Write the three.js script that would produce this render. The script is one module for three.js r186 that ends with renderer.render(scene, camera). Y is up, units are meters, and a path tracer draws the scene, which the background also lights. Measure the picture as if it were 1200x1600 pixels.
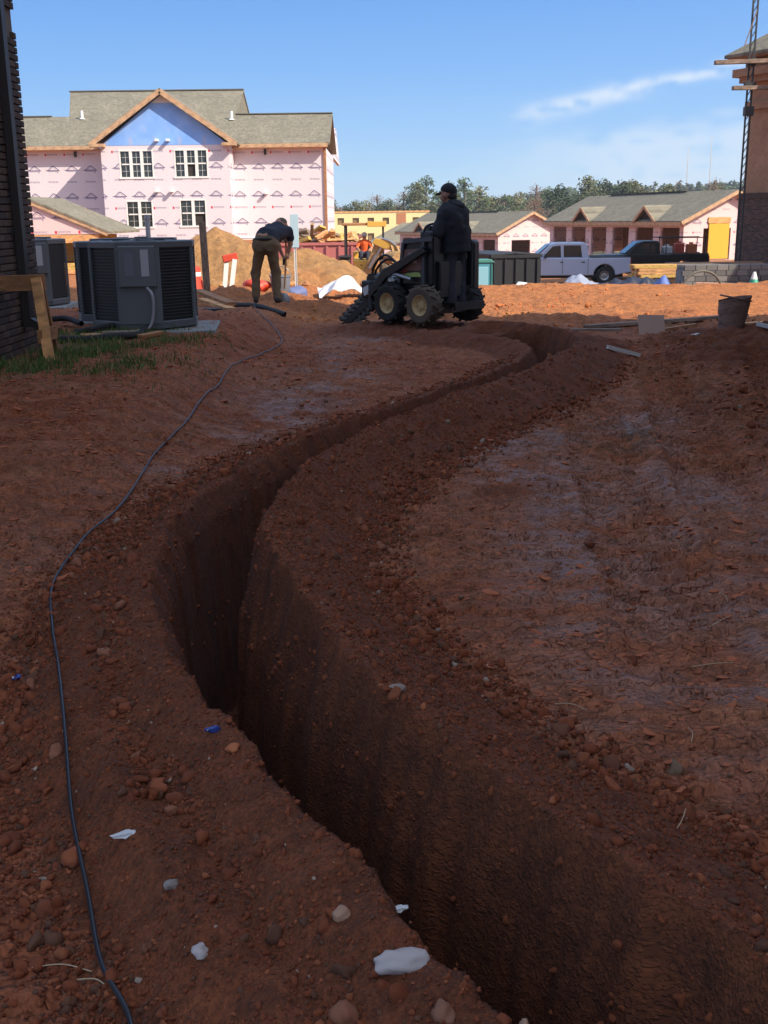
import * as THREE from 'three';
import { mergeGeometries, mergeVertices, toCreasedNormals } from 'three/addons/utils/BufferGeometryUtils.js';
import { MarchingCubes } from 'three/addons/objects/MarchingCubes.js';
import { RoundedBoxGeometry } from 'three/addons/geometries/RoundedBoxGeometry.js';

// ---------------------------------------------------------------- noise and random numbers
function rng(seed) { let a = seed >>> 0; return () => { a = (a + 0x6D2B79F5) | 0; let t = Math.imul(a ^ (a >>> 15), 1 | a); t = (t + Math.imul(t ^ (t >>> 7), 61 | t)) ^ t; return ((t ^ (t >>> 14)) >>> 0) / 4294967296; }; }
function hash2(ix, iy) { let h = Math.imul(ix, 374761393) ^ Math.imul(iy, 668265263); h = Math.imul(h ^ (h >>> 13), 1274126177); return ((h ^ (h >>> 16)) >>> 0) / 4294967296; }
function noise(x, y) {
  const ix = Math.floor(x), iy = Math.floor(y); let fx = x - ix, fy = y - iy;
  fx = fx * fx * (3 - 2 * fx); fy = fy * fy * (3 - 2 * fy);
  const a = hash2(ix, iy), b = hash2(ix + 1, iy), c = hash2(ix, iy + 1), d = hash2(ix + 1, iy + 1);
  return a + (b - a) * fx + (c - a) * fy + (a - b - c + d) * fx * fy;
}
function fbm(x, y, o = 4) { let s = 0, a = 0.5, n = 0; for (let i = 0; i < o; i++) { s += a * noise(x, y); n += a; x = x * 2.03 + 17.3; y = y * 2.03 + 9.1; a *= 0.5; } return s / n; }
function noise3(x, y, z) { const k = Math.floor(z), f = z - k, g = f * f * (3 - 2 * f); return noise(x + k * 37.7, y + k * 91.3) * (1 - g) + noise(x + (k + 1) * 37.7, y + (k + 1) * 91.3) * g; }
const clamp = (v, a = 0, b = 1) => Math.min(b, Math.max(a, v));
const sm = (v, a, b) => { const t = clamp((v - a) / (b - a)); return t * t * (3 - 2 * t); };
const lerp = (a, b, t) => a + (b - a) * t;

// ---------------------------------------------------------------- camera, sky, sun, exposure
const scene = new THREE.Scene();
const camera = new THREE.PerspectiveCamera(50.4, 3 / 4, 0.05, 4000);
camera.rotation.order = 'YXZ';
camera.position.set(0, 1.6, 0);
camera.rotation.set(-15.14 * Math.PI / 180, 0, -0.7 * Math.PI / 180);
const renderer = new THREE.WebGLRenderer({ antialias: true });
renderer.toneMapping = THREE.LinearToneMapping;
renderer.toneMappingExposure = 1.5;
renderer.shadowMap.enabled = true;

const sunDir = new THREE.Vector3(1.4, 1.35, 1).normalize();
const sun = new THREE.DirectionalLight(new THREE.Color(1, 0.88, 0.72), 4.6);
sun.position.copy(sunDir).multiplyScalar(120).add(new THREE.Vector3(0, 0, -35));
sun.target.position.set(0, 0, -35); scene.add(sun.target);
sun.castShadow = true; sun.shadow.radius = 1; sun.shadow.mapSize.set(4096, 4096);
Object.assign(sun.shadow.camera, { left: -80, right: 80, top: 80, bottom: -80, near: 1, far: 400 });
scene.add(sun);

{ // clear winter sky: deeper blue overhead, pale near the horizon, a thin streak and a low veil of cirrus, more added out of view
  const W = 2048, Hh = 1024, px = new Float32Array(W * Hh * 4);
  for (let j = 0; j < Hh; j++) {
    const el = ((j + 0.5) / Hh - 0.5) * 180;
    const e = Math.max(0, el), K = [[0, 0.47, 0.63, 0.75], [2, 0.37, 0.59, 0.80], [4, 0.28, 0.505, 0.81], [7, 0.19, 0.41, 0.79], [10.5, 0.125, 0.325, 0.73], [30, 0.10, 0.25, 0.60], [90.1, 0.10, 0.22, 0.50]];
    let q0 = 0; while (e >= K[q0 + 1][0]) q0++; const t = (e - K[q0][0]) / (K[q0 + 1][0] - K[q0][0]);
    const r0 = lerp(K[q0][1], K[q0 + 1][1], t), g0 = lerp(K[q0][2], K[q0 + 1][2], t), b0 = lerp(K[q0][3], K[q0 + 1][3], t);
    for (let i = 0; i < W; i++) {
      let az = ((i + 0.5) / W) * 360 - 90; if (az > 180) az -= 360;      // degrees to the right of the view
      let r = r0, g = g0, b = b0;
      if (el > 0) {
        const w = fbm(az * 0.35 + 40, el * 1.5 + 5, 5), w2 = fbm(az * 1.1, el * 3.2 + 50, 4);
        // thin streak
        const ce = 4.75 + (az - 7) * 0.185 + (w - 0.5) * 0.7, d = (el - ce) / (0.2 + 0.3 * noise(az * 0.32, 3.3));
        let k = Math.exp(-d * d) * sm(az, 5.5, 9) * (1 - sm(az, 17.5, 20)) * sm(w2, 0.3, 0.6) * 0.95;
        // low veil
        k = Math.max(k, sm(az, 3, 14) * (1 - sm(el, 2.6 + (w - 0.5) * 1.2 + az * 0.07, 3.5 + az * 0.07 + (w2 - 0.5) * 1.2)) * sm(w2, 0.1, 0.55) * sm(el, -0.5, 0.6) * 0.6 * (1 - sm(az, 55, 90)));
        const s2 = Math.exp(-(((el - 4.6) / 0.22) ** 2) - (((az - 16.8) / 0.8) ** 2)) * 0.35; k = Math.max(k, s2);
        // unseen wisps added elsewhere and overhead to whiten the light in the shade
        const far = Math.max(sm(Math.abs(az), 30, 60) * sm(el, 1, 6), sm(el, 16, 30));
        if (far > 0) { const c = Math.cos(el * Math.PI / 180) * 6, X = c * Math.sin(az * Math.PI / 180), Y = c * Math.cos(az * Math.PI / 180); k = Math.max(k, far * sm(fbm(X * 0.9 + 9, Y * 1.7 + 4, 5), 0.34, 0.66) * 0.62); }
        r = lerp(r, 0.66, k); g = lerp(g, 0.74, k); b = lerp(b, 0.84, k);
      }
      { // air glows whiter and brighter round the sun
        const ce = Math.cos(el * Math.PI / 180), cg = ce * Math.sin(az * Math.PI / 180) * sunDir.x + Math.sin(el * Math.PI / 180) * sunDir.y - ce * Math.cos(az * Math.PI / 180) * sunDir.z, ga = Math.acos(clamp(cg, -1, 1)) * 57.3;
        const gl = 0.75 * Math.exp(-((ga / 26) ** 2)) + 0.35 * Math.exp(-((ga / 60) ** 2)); r += gl * 0.95; g += gl * 0.98; b += gl;
      }
      if (el < 0) { const q = sm(-el, 0, 4); r = lerp(r, 0.20, q); g = lerp(g, 0.13, q); b = lerp(b, 0.09, q); }
      const o = (j * W + i) * 4; px[o] = r; px[o + 1] = g; px[o + 2] = b; px[o + 3] = 1;
    }
  }
  const t = new THREE.DataTexture(px, W, Hh, THREE.RGBAFormat, THREE.FloatType);
  t.mapping = THREE.EquirectangularReflectionMapping; t.magFilter = THREE.LinearFilter; t.minFilter = THREE.LinearFilter; t.needsUpdate = true;
  scene.background = t; scene.environment = t; scene.backgroundIntensity = 0.8; scene.environmentIntensity = 0.8;
}

// ---------------------------------------------------------------- textures and materials
function tex(w, h, f, { srgb = true, repeat = [1, 1], offset = [0, 0] } = {}) {       // f(x, y) in [0,1) -> [r, g, b] or grey, 0..1 (already sRGB for colour maps)
  const d = new Uint8Array(w * h * 4);
  for (let j = 0; j < h; j++) for (let i = 0; i < w; i++) {
    const c = f(i / w, j / h), o = (j * w + i) * 4, a = Array.isArray(c);
    d[o] = clamp(a ? c[0] : c) * 255; d[o + 1] = clamp(a ? c[1] : c) * 255; d[o + 2] = clamp(a ? c[2] : c) * 255; d[o + 3] = 255;
  }
  const t = new THREE.DataTexture(d, w, h); t.wrapS = t.wrapT = THREE.RepeatWrapping; t.magFilter = THREE.LinearFilter; t.minFilter = THREE.LinearMipmapLinearFilter; t.generateMipmaps = true;
  if (srgb) t.colorSpace = THREE.SRGBColorSpace;
  t.repeat.set(...repeat); t.offset.set(...offset); t.needsUpdate = true; return t;
}
// periodic noise for tiling textures
function pnoise(x, y, p) { const ix = Math.floor(x), iy = Math.floor(y); let fx = x - ix, fy = y - iy; fx = fx * fx * (3 - 2 * fx); fy = fy * fy * (3 - 2 * fy); const m = v => ((v % p) + p) % p; const a = hash2(m(ix), m(iy)), b = hash2(m(ix + 1), m(iy)), c = hash2(m(ix), m(iy + 1)), d = hash2(m(ix + 1), m(iy + 1)); return a + (b - a) * fx + (c - a) * fy + (a - b - c + d) * fx * fy; }
function pfbm(u, v, p, o = 4) { let s = 0, a = 0.5, n = 0; for (let i = 0; i < o; i++) { s += a * pnoise(u * p, v * p, p); n += a; a *= 0.55; p *= 2; } return s / n; }
const L = (r, g, b) => new THREE.Color().setRGB(r, g, b);
const std = (color, roughness = 0.9, extra = {}) => new THREE.MeshStandardMaterial({ color, roughness, side: THREE.DoubleSide, ...extra });

// ---------------------------------------------------------------- object helpers
const taken = {};
function numbered(n) { const k = taken[n] = (taken[n] ?? -1) + 1; return k ? n + '_' + String(k).padStart(3, '0') : n; }
function finish(o) { o.traverse(m => { if (m.isMesh) { m.castShadow = true; m.receiveShadow = true; } }); return o; }
function tag(o, label, category, group, kind) { if (label) o.userData.label = label; if (category) o.userData.category = category; if (group) o.userData.group = group; if (kind) o.userData.kind = kind; return o; }
function thing(name, label, category, [x, y, z] = [0, 0, 0], turn = 0, group) { const o = new THREE.Group(); o.name = numbered(name); scene.add(o); o.position.set(x, y, z); o.rotation.y = turn; return tag(o, label, category, group); }
function geo(parts) {
  const gs = (Array.isArray(parts) ? parts : [parts]).map(g => { const q = g.index ? g.toNonIndexed() : g.clone(); for (const k of Object.keys(q.attributes)) if (!['position', 'normal', 'uv'].includes(k)) q.deleteAttribute(k); if (!q.attributes.uv) q.setAttribute('uv', new THREE.BufferAttribute(new Float32Array(q.attributes.position.count * 2), 2)); if (!q.attributes.normal) q.computeVertexNormals(); return q; });
  return gs.length === 1 ? gs[0] : mergeGeometries(gs);
}
function mesh(name, parts, m, parent = scene) { const o = new THREE.Mesh(geo(parts), m); o.name = parent === scene ? numbered(name) : name; o.castShadow = o.receiveShadow = true; parent.add(o); return o; }
function single(name, parts, m, label, category, pos, turn = 0, group, kind) { const o = mesh(name, parts, m); if (pos) o.position.set(...pos); o.rotation.y = turn; return tag(o, label, category, group, kind); }
function dup(src, name, label, pos, turn = 0, scale = 1) { const r = src.clone(); r.name = numbered(name); r.userData = { ...src.userData }; if (label) r.userData.label = label; r.position.set(...pos); r.rotation.set(0, turn, 0); r.scale.setScalar(scale); scene.add(r); return r; }
// geometry makers: uv in metres on every box face
function box(w, h, d, x = 0, y = 0, z = 0, rot) {
  const g = new THREE.BoxGeometry(w, h, d), uv = g.attributes.uv, s = [[d, h], [d, h], [w, d], [w, d], [w, h], [w, h]];
  for (let i = 0; i < uv.count; i++) { const [a, b] = s[i >> 2]; uv.setXY(i, uv.getX(i) * a, uv.getY(i) * b); }
  if (rot) g.applyMatrix4(new THREE.Matrix4().makeRotationFromEuler(new THREE.Euler(...rot)));
  return g.translate(x, y, z);
}
function rbox(w, h, d, r, x = 0, y = 0, z = 0, rot) { const g = new RoundedBoxGeometry(w, h, d, 2, Math.min(r, w / 2.01, h / 2.01, d / 2.01)); if (rot) g.applyMatrix4(new THREE.Matrix4().makeRotationFromEuler(new THREE.Euler(...rot))); return g.translate(x, y, z); }
function cyl(r0, r1, h, x = 0, y = 0, z = 0, rot, n = 20) { const g = new THREE.CylinderGeometry(r1, r0, h, n); if (rot) g.applyMatrix4(new THREE.Matrix4().makeRotationFromEuler(new THREE.Euler(...rot))); return g.translate(x, y, z); }
const V = (x, y, z) => new THREE.Vector3(x, y, z);
function bar(a, b, w, h = w) {      // rectangular bar from a to b
  const p = V(...a), q = V(...b), d = q.clone().sub(p), len = d.length(); d.normalize();
  const up = Math.abs(d.y) > 0.9 ? V(0, 0, 1) : V(0, 1, 0), s = up.clone().cross(d).normalize(), u = d.clone().cross(s);
  return box(w, h, len).applyMatrix4(new THREE.Matrix4().makeBasis(s, u, d).setPosition(p.add(q).multiplyScalar(0.5)));
}
function tube(pts, r, n = 8, seg) { const c = new THREE.CatmullRomCurve3(pts.map(p => p.isVector3 ? p : V(...p))); return new THREE.TubeGeometry(c, seg || Math.max(6, pts.length * 6), r, n, false); }
function prism(poly, depth, bevel = 0) { const s = new THREE.Shape(poly.map(p => new THREE.Vector2(...p))); return new THREE.ExtrudeGeometry(s, { depth: depth - 2 * bevel, bevelEnabled: bevel > 0, bevelThickness: bevel, bevelSize: bevel, bevelOffset: -bevel, bevelSegments: 2 }).translate(0, 0, -depth / 2 + bevel); }   // in xy, centred on z
function quad(a, b, c, d, uvw = 1, uvh = 1) { const g = new THREE.BufferGeometry(); g.setAttribute('position', new THREE.Float32BufferAttribute([...a, ...b, ...c, ...a, ...c, ...d], 3)); g.setAttribute('uv', new THREE.Float32BufferAttribute([0, 0, uvw, 0, uvw, uvh, 0, 0, uvw, uvh, 0, uvh], 2)); g.computeVertexNormals(); return g; }
// ---------------------------------------------------------------- terrain
const trenchPts = [[2.5, 1.6], [1.75, 0.3], [1.15, -0.55], [0.78, -1.15], [0.46, -1.68], [0.13, -2.25], [-0.13, -2.7], [-0.38, -3.2], [-0.6, -3.8], [-0.76, -4.5], [-0.8, -5.2], [-0.72, -5.95], [-0.5, -6.8], [-0.12, -7.7], [0.38, -8.7], [0.85, -9.6], [1.35, -10.6], [1.76, -11.6], [1.95, -12.4], [1.8, -13.2], [1.4, -13.9]];
const trenchCurve = new THREE.CatmullRomCurve3(trenchPts.map(p => V(p[0], 0, p[1])));
const TS = 260, tC = trenchCurve.getSpacedPoints(TS), tLen = trenchCurve.getLength();
function trenchSD(x, z) {                    // [signed distance (+ to the right looking away), arc fraction]
  let best = 1e9, bi = 0;
  for (let i = 0; i <= TS; i++) { const p = tC[i], d = (p.x - x) ** 2 + (p.z - z) ** 2; if (d < best) { best = d; bi = i; } }
  const a = tC[Math.max(0, bi - 1)], b = tC[Math.min(TS, bi + 1)], dx = b.x - a.x, dz = b.z - a.z, l = Math.hypot(dx, dz);
  const ux = dx / l, uz = dz / l, px = x - a.x, pz = z - a.z, along = px * ux + pz * uz;
  let s = -(px * uz - pz * ux);                    // right of the direction of travel
  if (bi === TS && along > l) { s = Math.sign(s || 1) * Math.hypot(s, along - l); }
  return [s, bi / TS];
}
function baseHeight(x, z) {
  let h = 0.34 * sm(-x, 1.1, 2.1) * sm(-z, 5.5, 9) * (1 - 0.75 * sm(-z, 15, 21));
  const rk = sm(-z, 46, 56), right = sm(x, lerp(-9, -3, rk), lerp(4, 1.5, rk));
  h -= right * (1.5 * sm(-z, 25, 36) + 1.4 * sm(-z, 55, 110)) + 3.0 * sm(-z, 100, 210);
  h += (1 - right) * (-0.75 * sm(-z, 27, 38) + 1.15 * sm(-z, 50, 60) - 3.3 * sm(-z, 82, 120));
  h += 12 * sm(-z, 330, 620) * sm(x, 10, 150) + 5 * sm(-z, 400, 700);
  h += (fbm(x * 0.35, z * 0.35, 3) - 0.5) * 0.06 * sm(-z, 1, 5);
  if (z < -13) { // churned ridge where the grading stops, and clods in the sunlit strip
    h += 0.12 * Math.exp(-(((z + 17.4 + 0.5 * Math.sin(x * 1.3)) / 0.5) ** 2)) * sm(x, 1.6, 2.6) * (1 - sm(x, 4.6, 6)) * (0.4 + noise(x * 5, z * 4));
    h += (fbm(x * 3, z * 3, 4) - 0.5) * 0.11 * sm(-z, 13, 16) * (1 - sm(-z, 25, 30));
    h += 0.10 * Math.exp(-(((z + 24.6) / 0.9) ** 2)) * (0.5 + noise(x * 0.8, 4));
  }
  return h;
}
// spoil thrown up where the machine is working
const heaps = [[2.0, -13.9, 0.95, 0.22], [1.15, -14.5, 0.8, 0.24], [0.45, -15.7, 1.3, 0.13], [2.35, -13.0, 0.6, 0.18], [-1.0, -19.2, 0.8, 0.2], [-0.2, -18.9, 0.9, 0.22], [0.7, -18.4, 0.8, 0.2], [-1.9, -20.9, 0.7, 0.2], [-2.8, -21.4, 0.7, 0.3], [-3.4, -20.5, 0.8, 0.25], [5.0, -13.9, 1.1, 0.2], [4.2, -12.2, 0.9, 0.16], [0.7, -6.2, 0.3, 0.06], [0.95, -6.45, 0.25, 0.05]];
function ground(x, z, info) {
  let h = baseHeight(x, z), zone = 0, spoil = 0;
  let hp = 0;
  if (z < -5.4 && z > -24) for (const [cx, cz, r, a] of heaps) { const d2 = ((x - cx) ** 2 + (z - cz) ** 2) / (r * r); if (d2 < 4) hp = Math.max(hp, a * Math.exp(-d2 * 1.3) * (0.75 + 0.5 * noise(x * 2.2, z * 2.2))); }
  if (hp > 0) { h += hp; spoil = sm(hp, 0.015, 0.07); h += spoil * (fbm(x * 9, z * 9, 4) - 0.5) * 0.06; }
  let crisp = 1;
  if (x > -3.2 && x < 4.6 && z > -16 && z < 3) {
    let [s, t] = trenchSD(x, z);
    if (Math.abs(s) < 1.6) {
      const along = t * tLen, w0 = fbm(x * 3.1 + 11, z * 3.1, 4) - 0.5, w1 = fbm(x * 14, z * 14, 3) - 0.5;
      const w2 = fbm(x * 8 + 70, z * 8, 2) - 0.5, sw = s + w0 * 0.1 + w2 * 0.035 + w1 * 0.03;
      const near = sm(z, -4.2, -2.8), a = Math.abs(sw), left = sw < 0;
      const fade = 1 - sm(t, 0.955, 0.995);
      const cr = left ? lerp(0.25, 0.2, near) : lerp(0.26, 0.24, near);
      const lump = noise(along * 1.7 + (left ? 40 : 0), 2.5);
      const hc = (left ? lerp(0.12, 0.17, near) + 0.05 * lump : lerp(0.24, 0.22, near) + 0.07 * lump);
      const wd = (left ? lerp(0.62, 0.82, sm(z, -5.4, -3.6)) : 0.78) + w0 * 0.2 + 0.08 * (noise(along * 1.1, left ? 7 : 9) - 0.5);
      const fl = 0.10, D = 1.05 * fade + 0.0;
      let p;
      if (a < fl) p = -D + (w1 + w0) * 0.08;
      else if (a < cr) {
        const u = (a - fl) / (cr - fl), k = left ? 0.5 : 0.34, m = left ? -0.02 : -0.12;    // sheer lower wall, then the caved shoulder of the spoil
        p = u < k ? lerp(-D, m * fade, u / k) : lerp(m * fade, hc, (u - k) / (1 - k));
        p += (w0 * 0.1 + w2 * 0.09 + w1 * 0.05) * (1 - u);
        zone = 2;
      } else {
        const q = (a - cr) / (wd - cr);
        if (q < 1) { const e = 1 - q; p = hc * (0.82 * e + 0.18 * e * e * (3 - 2 * e)) - 0.012 * Math.exp(-((q / 0.05) ** 2)); }
        else p = 0;
        if (left && near > 0) p += near * 0.055 * Math.exp(-(((sw + 0.56) / 0.075) ** 2)) * (0.3 + noise(along * 3, 1)) - near * 0.03 * Math.exp(-(((sw + 0.42) / 0.07) ** 2));
      }
      if (a < fl) zone = 2;
      const sp = a < cr ? 1 : 1 - sm((a - cr) / (wd - cr), 0.9, 1.08);
      if (sp > 0) { // lumpy, crumbly surface of thrown soil
        const l1 = fbm(x * 7, z * 7, 3) - 0.5, l2 = fbm(x * 22 + 5, z * 22, 3) - 0.5, ridge = 1 - Math.abs(2 * noise(x * 11 + 3, z * 11) - 1);
        p += sp * (l1 * 0.045 + l2 * 0.02 + ridge * 0.008);
      }
      if (p < 0 && a < cr) { h = Math.min(h + p, h + p); } else h = Math.max(h, 0) === h || p > 0.001 ? h + p * (1 - clamp(hp * 3)) : h + p;
      spoil = Math.max(spoil, sp); if (zone === 0 && sp > 0.5) zone = 1;
      crisp = 1 - sp;
    }
  }
  if (spoil > 0.5 && zone === 0) zone = 1;
  // flat ground: dried, smeared clay; right side churned by tracks
  let loose = 0, track = 0;
  if (crisp > 0 && z > -30) {
    const rgt = sm(x, -0.2, 0.6) * sm(x - 1.9 + 0.25 * (z + 6) * 0, -3, 0.5);
    const side = x - (1.55 + (-z - 4) * 0.16);                     // how far right of the loose edge
    loose = sm(side + (fbm(x * 1.3, z * 1.3, 3) - 0.5) * 1.4, -0.15, 0.75) * sm(-z, 2.2, 3.2) * (1 - sm(-z, 15, 18)) * sm(x, 0.9, 1.5);
    const n1 = fbm(x * 5, z * 17, 4) - 0.5;
    h += crisp * (n1 * lerp(0.008, 0.010, sm(x, -0.6, 0.4)) + ((1 - Math.abs(2 * noise(x * 11 + fbm(x * 3, z * 3, 2) * 3, z * 26) - 1)) * 0.014 + (fbm(x * 20, z * 34, 2) - 0.5) * 0.012) * sm(fbm(x * 1.4, z * 1.4, 2), 0.28, 0.6)) * sm(-z, 0, 1.5);
    // scattered flakes and scuffs
    const c1 = fbm(x * 9 + 31, z * 15, 3); h += crisp * 0.02 * sm(c1, 0.58, 0.66); const c2 = fbm(x * 17 + 8, z * 38, 2); h -= crisp * 0.012 * sm(c2, 0.6, 0.7);
    for (const [x0, z0, x1, z1, hw, am] of [[1.12, -3.6, 2.12, -12.4, 0.24, 0.05], [2.0, -6.2, 3.25, -13, 0.26, 0.09], [2.75, -5.6, 4.5, -13, 0.3, 0.08]]) {
      const f = (z - z0) / (z1 - z0); if (f < -0.05 || f > 1.05) continue;
      const d = (x - lerp(x0, x1, f)) / hw; if (Math.abs(d) > 1.5) continue;
      const m = (1 - sm(Math.abs(d), 0.75, 1.25)) * sm(f, -0.05, 0.15) * (1 - sm(f, 0.85, 1.05)) * (0.35 + 0.9 * noise(x * 1.7 + x0 * 9, z * 0.9));
      const ph = (z + 0.1 * Math.abs(d) + (noise(x * 3, z * 3) - 0.5) * 0.06) / 0.15 * Math.PI * 2;
      const rib = Math.pow(0.5 + 0.5 * Math.sin(ph), 1.6);
      h += crisp * m * (am * (rib - 0.5) - am * 0.8) + crisp * am * 0.5 * noise(x * 1.3 + 9, z * 1.6) * Math.exp(-(((Math.abs(d) - 1.15) / 0.18) ** 2)) * (0.4 + noise(x * 6, z * 6));
      track = Math.max(track, m);
    }
    h += crisp * loose * ((fbm(x * 6.5, z * 6.5, 4) - 0.42) * 0.19 + (fbm(x * 26, z * 26, 2) - 0.5) * 0.025) * (1 - 0.6 * track);
  }
  if (info) { info.zone = zone; info.spoil = spoil; info.loose = loose; info.track = track; }
  return h;
}
const soilGrain = tex(1024, 1024, (u, v) => { const a = pfbm(u, v, 12, 6), b = pfbm(u + 0.3, v + 0.7, 90, 3), c = hash2(Math.floor(u * 1024), Math.floor(v * 1024)); const g = 0.86 + (a - 0.5) * 0.3 + (b - 0.5) * 0.34 + (c - 0.5) * 0.07; const light = sm(b, 0.72, 0.82) * 0.08; return [g + light, g * 0.99 + light * 0.9, g * 0.97 + light * 0.85]; }, { repeat: [1 / 0.9, 1 / 0.9] });
const soilBump = tex(1024, 1024, (u, v) => { const a = pfbm(u, v, 40, 5), b = pfbm(u + 0.5, v + 0.1, 130, 2); return a * 0.6 + sm(b, 0.45, 0.8) * 0.4; }, { srgb: false, repeat: [1 / 0.8, 1 / 0.8] });
const clayBump = tex(1024, 1024, (u, v) => { const a = pfbm(u, v * 2, 16, 5), b = pfbm(u + 0.37, v * 2, 36, 3), c = pfbm(u + 0.5, v + 0.1, 130, 2); return 0.35 * a + 0.4 * sm(b, 0.42, 0.58) + 0.25 * c; }, { srgb: false, repeat: [1 / 1.4, 1 / 1.4] });
// clay smeared smooth by boots and tracks; its sky sheen also goes into the colour
function smearSheen(x, z) {
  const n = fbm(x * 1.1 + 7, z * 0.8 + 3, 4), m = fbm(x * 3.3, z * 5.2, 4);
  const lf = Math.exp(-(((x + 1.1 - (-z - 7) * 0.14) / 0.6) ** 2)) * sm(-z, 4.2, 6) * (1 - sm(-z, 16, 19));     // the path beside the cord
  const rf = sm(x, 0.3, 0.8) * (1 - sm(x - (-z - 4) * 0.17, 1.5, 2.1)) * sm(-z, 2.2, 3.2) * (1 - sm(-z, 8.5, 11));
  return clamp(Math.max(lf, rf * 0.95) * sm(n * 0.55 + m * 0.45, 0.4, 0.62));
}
const soilRough = tex(1024, 1024, (u, v) => { const x = u * 8 - 3.5, z = v * 20 - 20; const k = smearSheen(x, z); return 0.96 - 0.44 * k; }, { srgb: false, repeat: [1 / 8, 1 / 20], offset: [3.5 / 8, 1] });
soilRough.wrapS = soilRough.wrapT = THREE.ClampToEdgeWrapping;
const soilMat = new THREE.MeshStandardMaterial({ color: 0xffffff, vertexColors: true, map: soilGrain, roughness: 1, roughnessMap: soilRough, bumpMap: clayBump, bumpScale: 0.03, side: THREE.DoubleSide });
const spoilMat = new THREE.MeshStandardMaterial({ color: 0xffffff, vertexColors: true, map: soilGrain, roughness: 0.98, bumpMap: soilBump, bumpScale: 0.009, side: THREE.DoubleSide });
{
  const steps = (list) => { const o = [list[0][0]]; for (let i = 1; i < list.length; i++) { const [a] = list[i - 1], [b, d] = list[i], n = Math.max(1, Math.round(Math.abs(b - a) / d)); for (let k = 1; k <= n; k++) o.push(a + (b - a) * k / n); } return o; };
  const zs = steps([[40], [4, 4], [-1, 0.25], [-5.5, 0.0145], [-9, 0.021], [-14, 0.028], [-19, 0.075], [-26.5, 0.11], [-60, 0.5], [-220, 5], [-1500, 40]]);
  const xs = steps([[-900], [-200, 60], [-40, 8], [-14, 1], [-5, 0.12], [-2.2, 0.04], [2.3, 0.0175], [5, 0.045], [14, 0.15], [40, 1], [200, 8], [900, 60]]);
  const NX = xs.length, NZ = zs.length, N = NX * NZ;
  const P = new Float32Array(N * 3), C = new Float32Array(N * 3), Z = new Uint8Array(N), info = {};
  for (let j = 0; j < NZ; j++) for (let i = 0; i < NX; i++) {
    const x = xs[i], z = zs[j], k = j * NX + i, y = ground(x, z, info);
    P[k * 3] = x; P[k * 3 + 1] = y; P[k * 3 + 2] = z; Z[k] = info.zone;
    // soil colours (linear): dried pinkish clay, dark moist spoil, browner loose soil, sunlit orange painted into the far soil
    const n1 = fbm(x * 0.9, z * 0.9, 4), n2 = fbm(x * 5 + 3, z * 5, 3), n3 = fbm(x * 2.2 + 50, z * 6, 4);
    let c = [0.43, 0.122, 0.05];
    const mix = (d, t) => { for (let q = 0; q < 3; q++) c[q] = lerp(c[q], d[q], t); };
    mix([0.37, 0.088, 0.03], sm(n1, 0.42, 0.68) * 0.8);
    mix([0.49, 0.175, 0.085], sm(n3, 0.52, 0.72) * 0.5);
    mix([0.39, 0.15, 0.095], smearSheen(x, z) * 0.75);  // sky sheen on the smoothed clay painted in as a greyer tint
    mix([0.28, 0.075, 0.03], info.loose * (0.35 + 0.6 * n2));
    mix([0.14, 0.095, 0.055], info.loose * sm(fbm(x * 1.2 + 20, z * 1.2, 3), 0.55, 0.72) * 0.6);     // grey-green topsoil turned in
    mix([0.215, 0.05, 0.0155], info.spoil * (0.88 + 0.12 * n2));
    mix([0.30, 0.078, 0.026], info.spoil * sm(n2, 0.56, 0.8) * 0.5);
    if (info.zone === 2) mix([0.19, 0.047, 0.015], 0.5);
    mix([0.15, 0.105, 0.075], Math.exp(-(((x - 1.75) / 0.38) ** 2) - (((z + 8.05) / 0.5) ** 2)) * sm(fbm(x * 4, z * 6, 3), 0.3, 0.6) * 0.7);
    const gr = 0.78 + 0.44 * fbm(x * 15, z * 22, 3);
    const far = sm(-z, 15.5, 19); mix([0.64, 0.205, 0.058], far * (0.75 + 0.25 * n1) * (1 - info.spoil * 0.5)); mix([0.30, 0.26, 0.13], sm(-z, 130, 200) * 0.8);  // soil past the shadow edge brightened in colour to look sunlit
    const grass = sm(-x, 2.1, 3.2) * sm(-z, 8.4, 9.6) * (1 - sm(-z, 12.5, 14)) * sm(n2, 0.35, 0.6); mix([0.13, 0.10, 0.05], grass * 0.6);
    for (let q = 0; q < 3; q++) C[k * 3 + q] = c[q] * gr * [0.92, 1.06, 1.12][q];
  }
  const nor = new Float32Array(N * 3);
  for (let j = 0; j < NZ; j++) for (let i = 0; i < NX; i++) {
    const i0 = Math.max(0, i - 1), i1 = Math.min(NX - 1, i + 1), j0 = Math.max(0, j - 1), j1 = Math.min(NZ - 1, j + 1), k = j * NX + i;
    const gx = (P[(j * NX + i1) * 3 + 1] - P[(j * NX + i0) * 3 + 1]) / (xs[i1] - xs[i0]), gz = (P[(j1 * NX + i) * 3 + 1] - P[(j0 * NX + i) * 3 + 1]) / (zs[j1] - zs[j0]);
    const l = Math.hypot(gx, 1, gz); nor[k * 3] = -gx / l; nor[k * 3 + 1] = 1 / l; nor[k * 3 + 2] = -gz / l;
  }
  const names = ['ground', 'spoil_bank', 'trench'], labels = ['red clay construction ground with a smeared path and track marks', 'banks of loose dark red soil thrown up along both sides of the trench', 'narrow deep trench curving through the red clay'];
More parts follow.
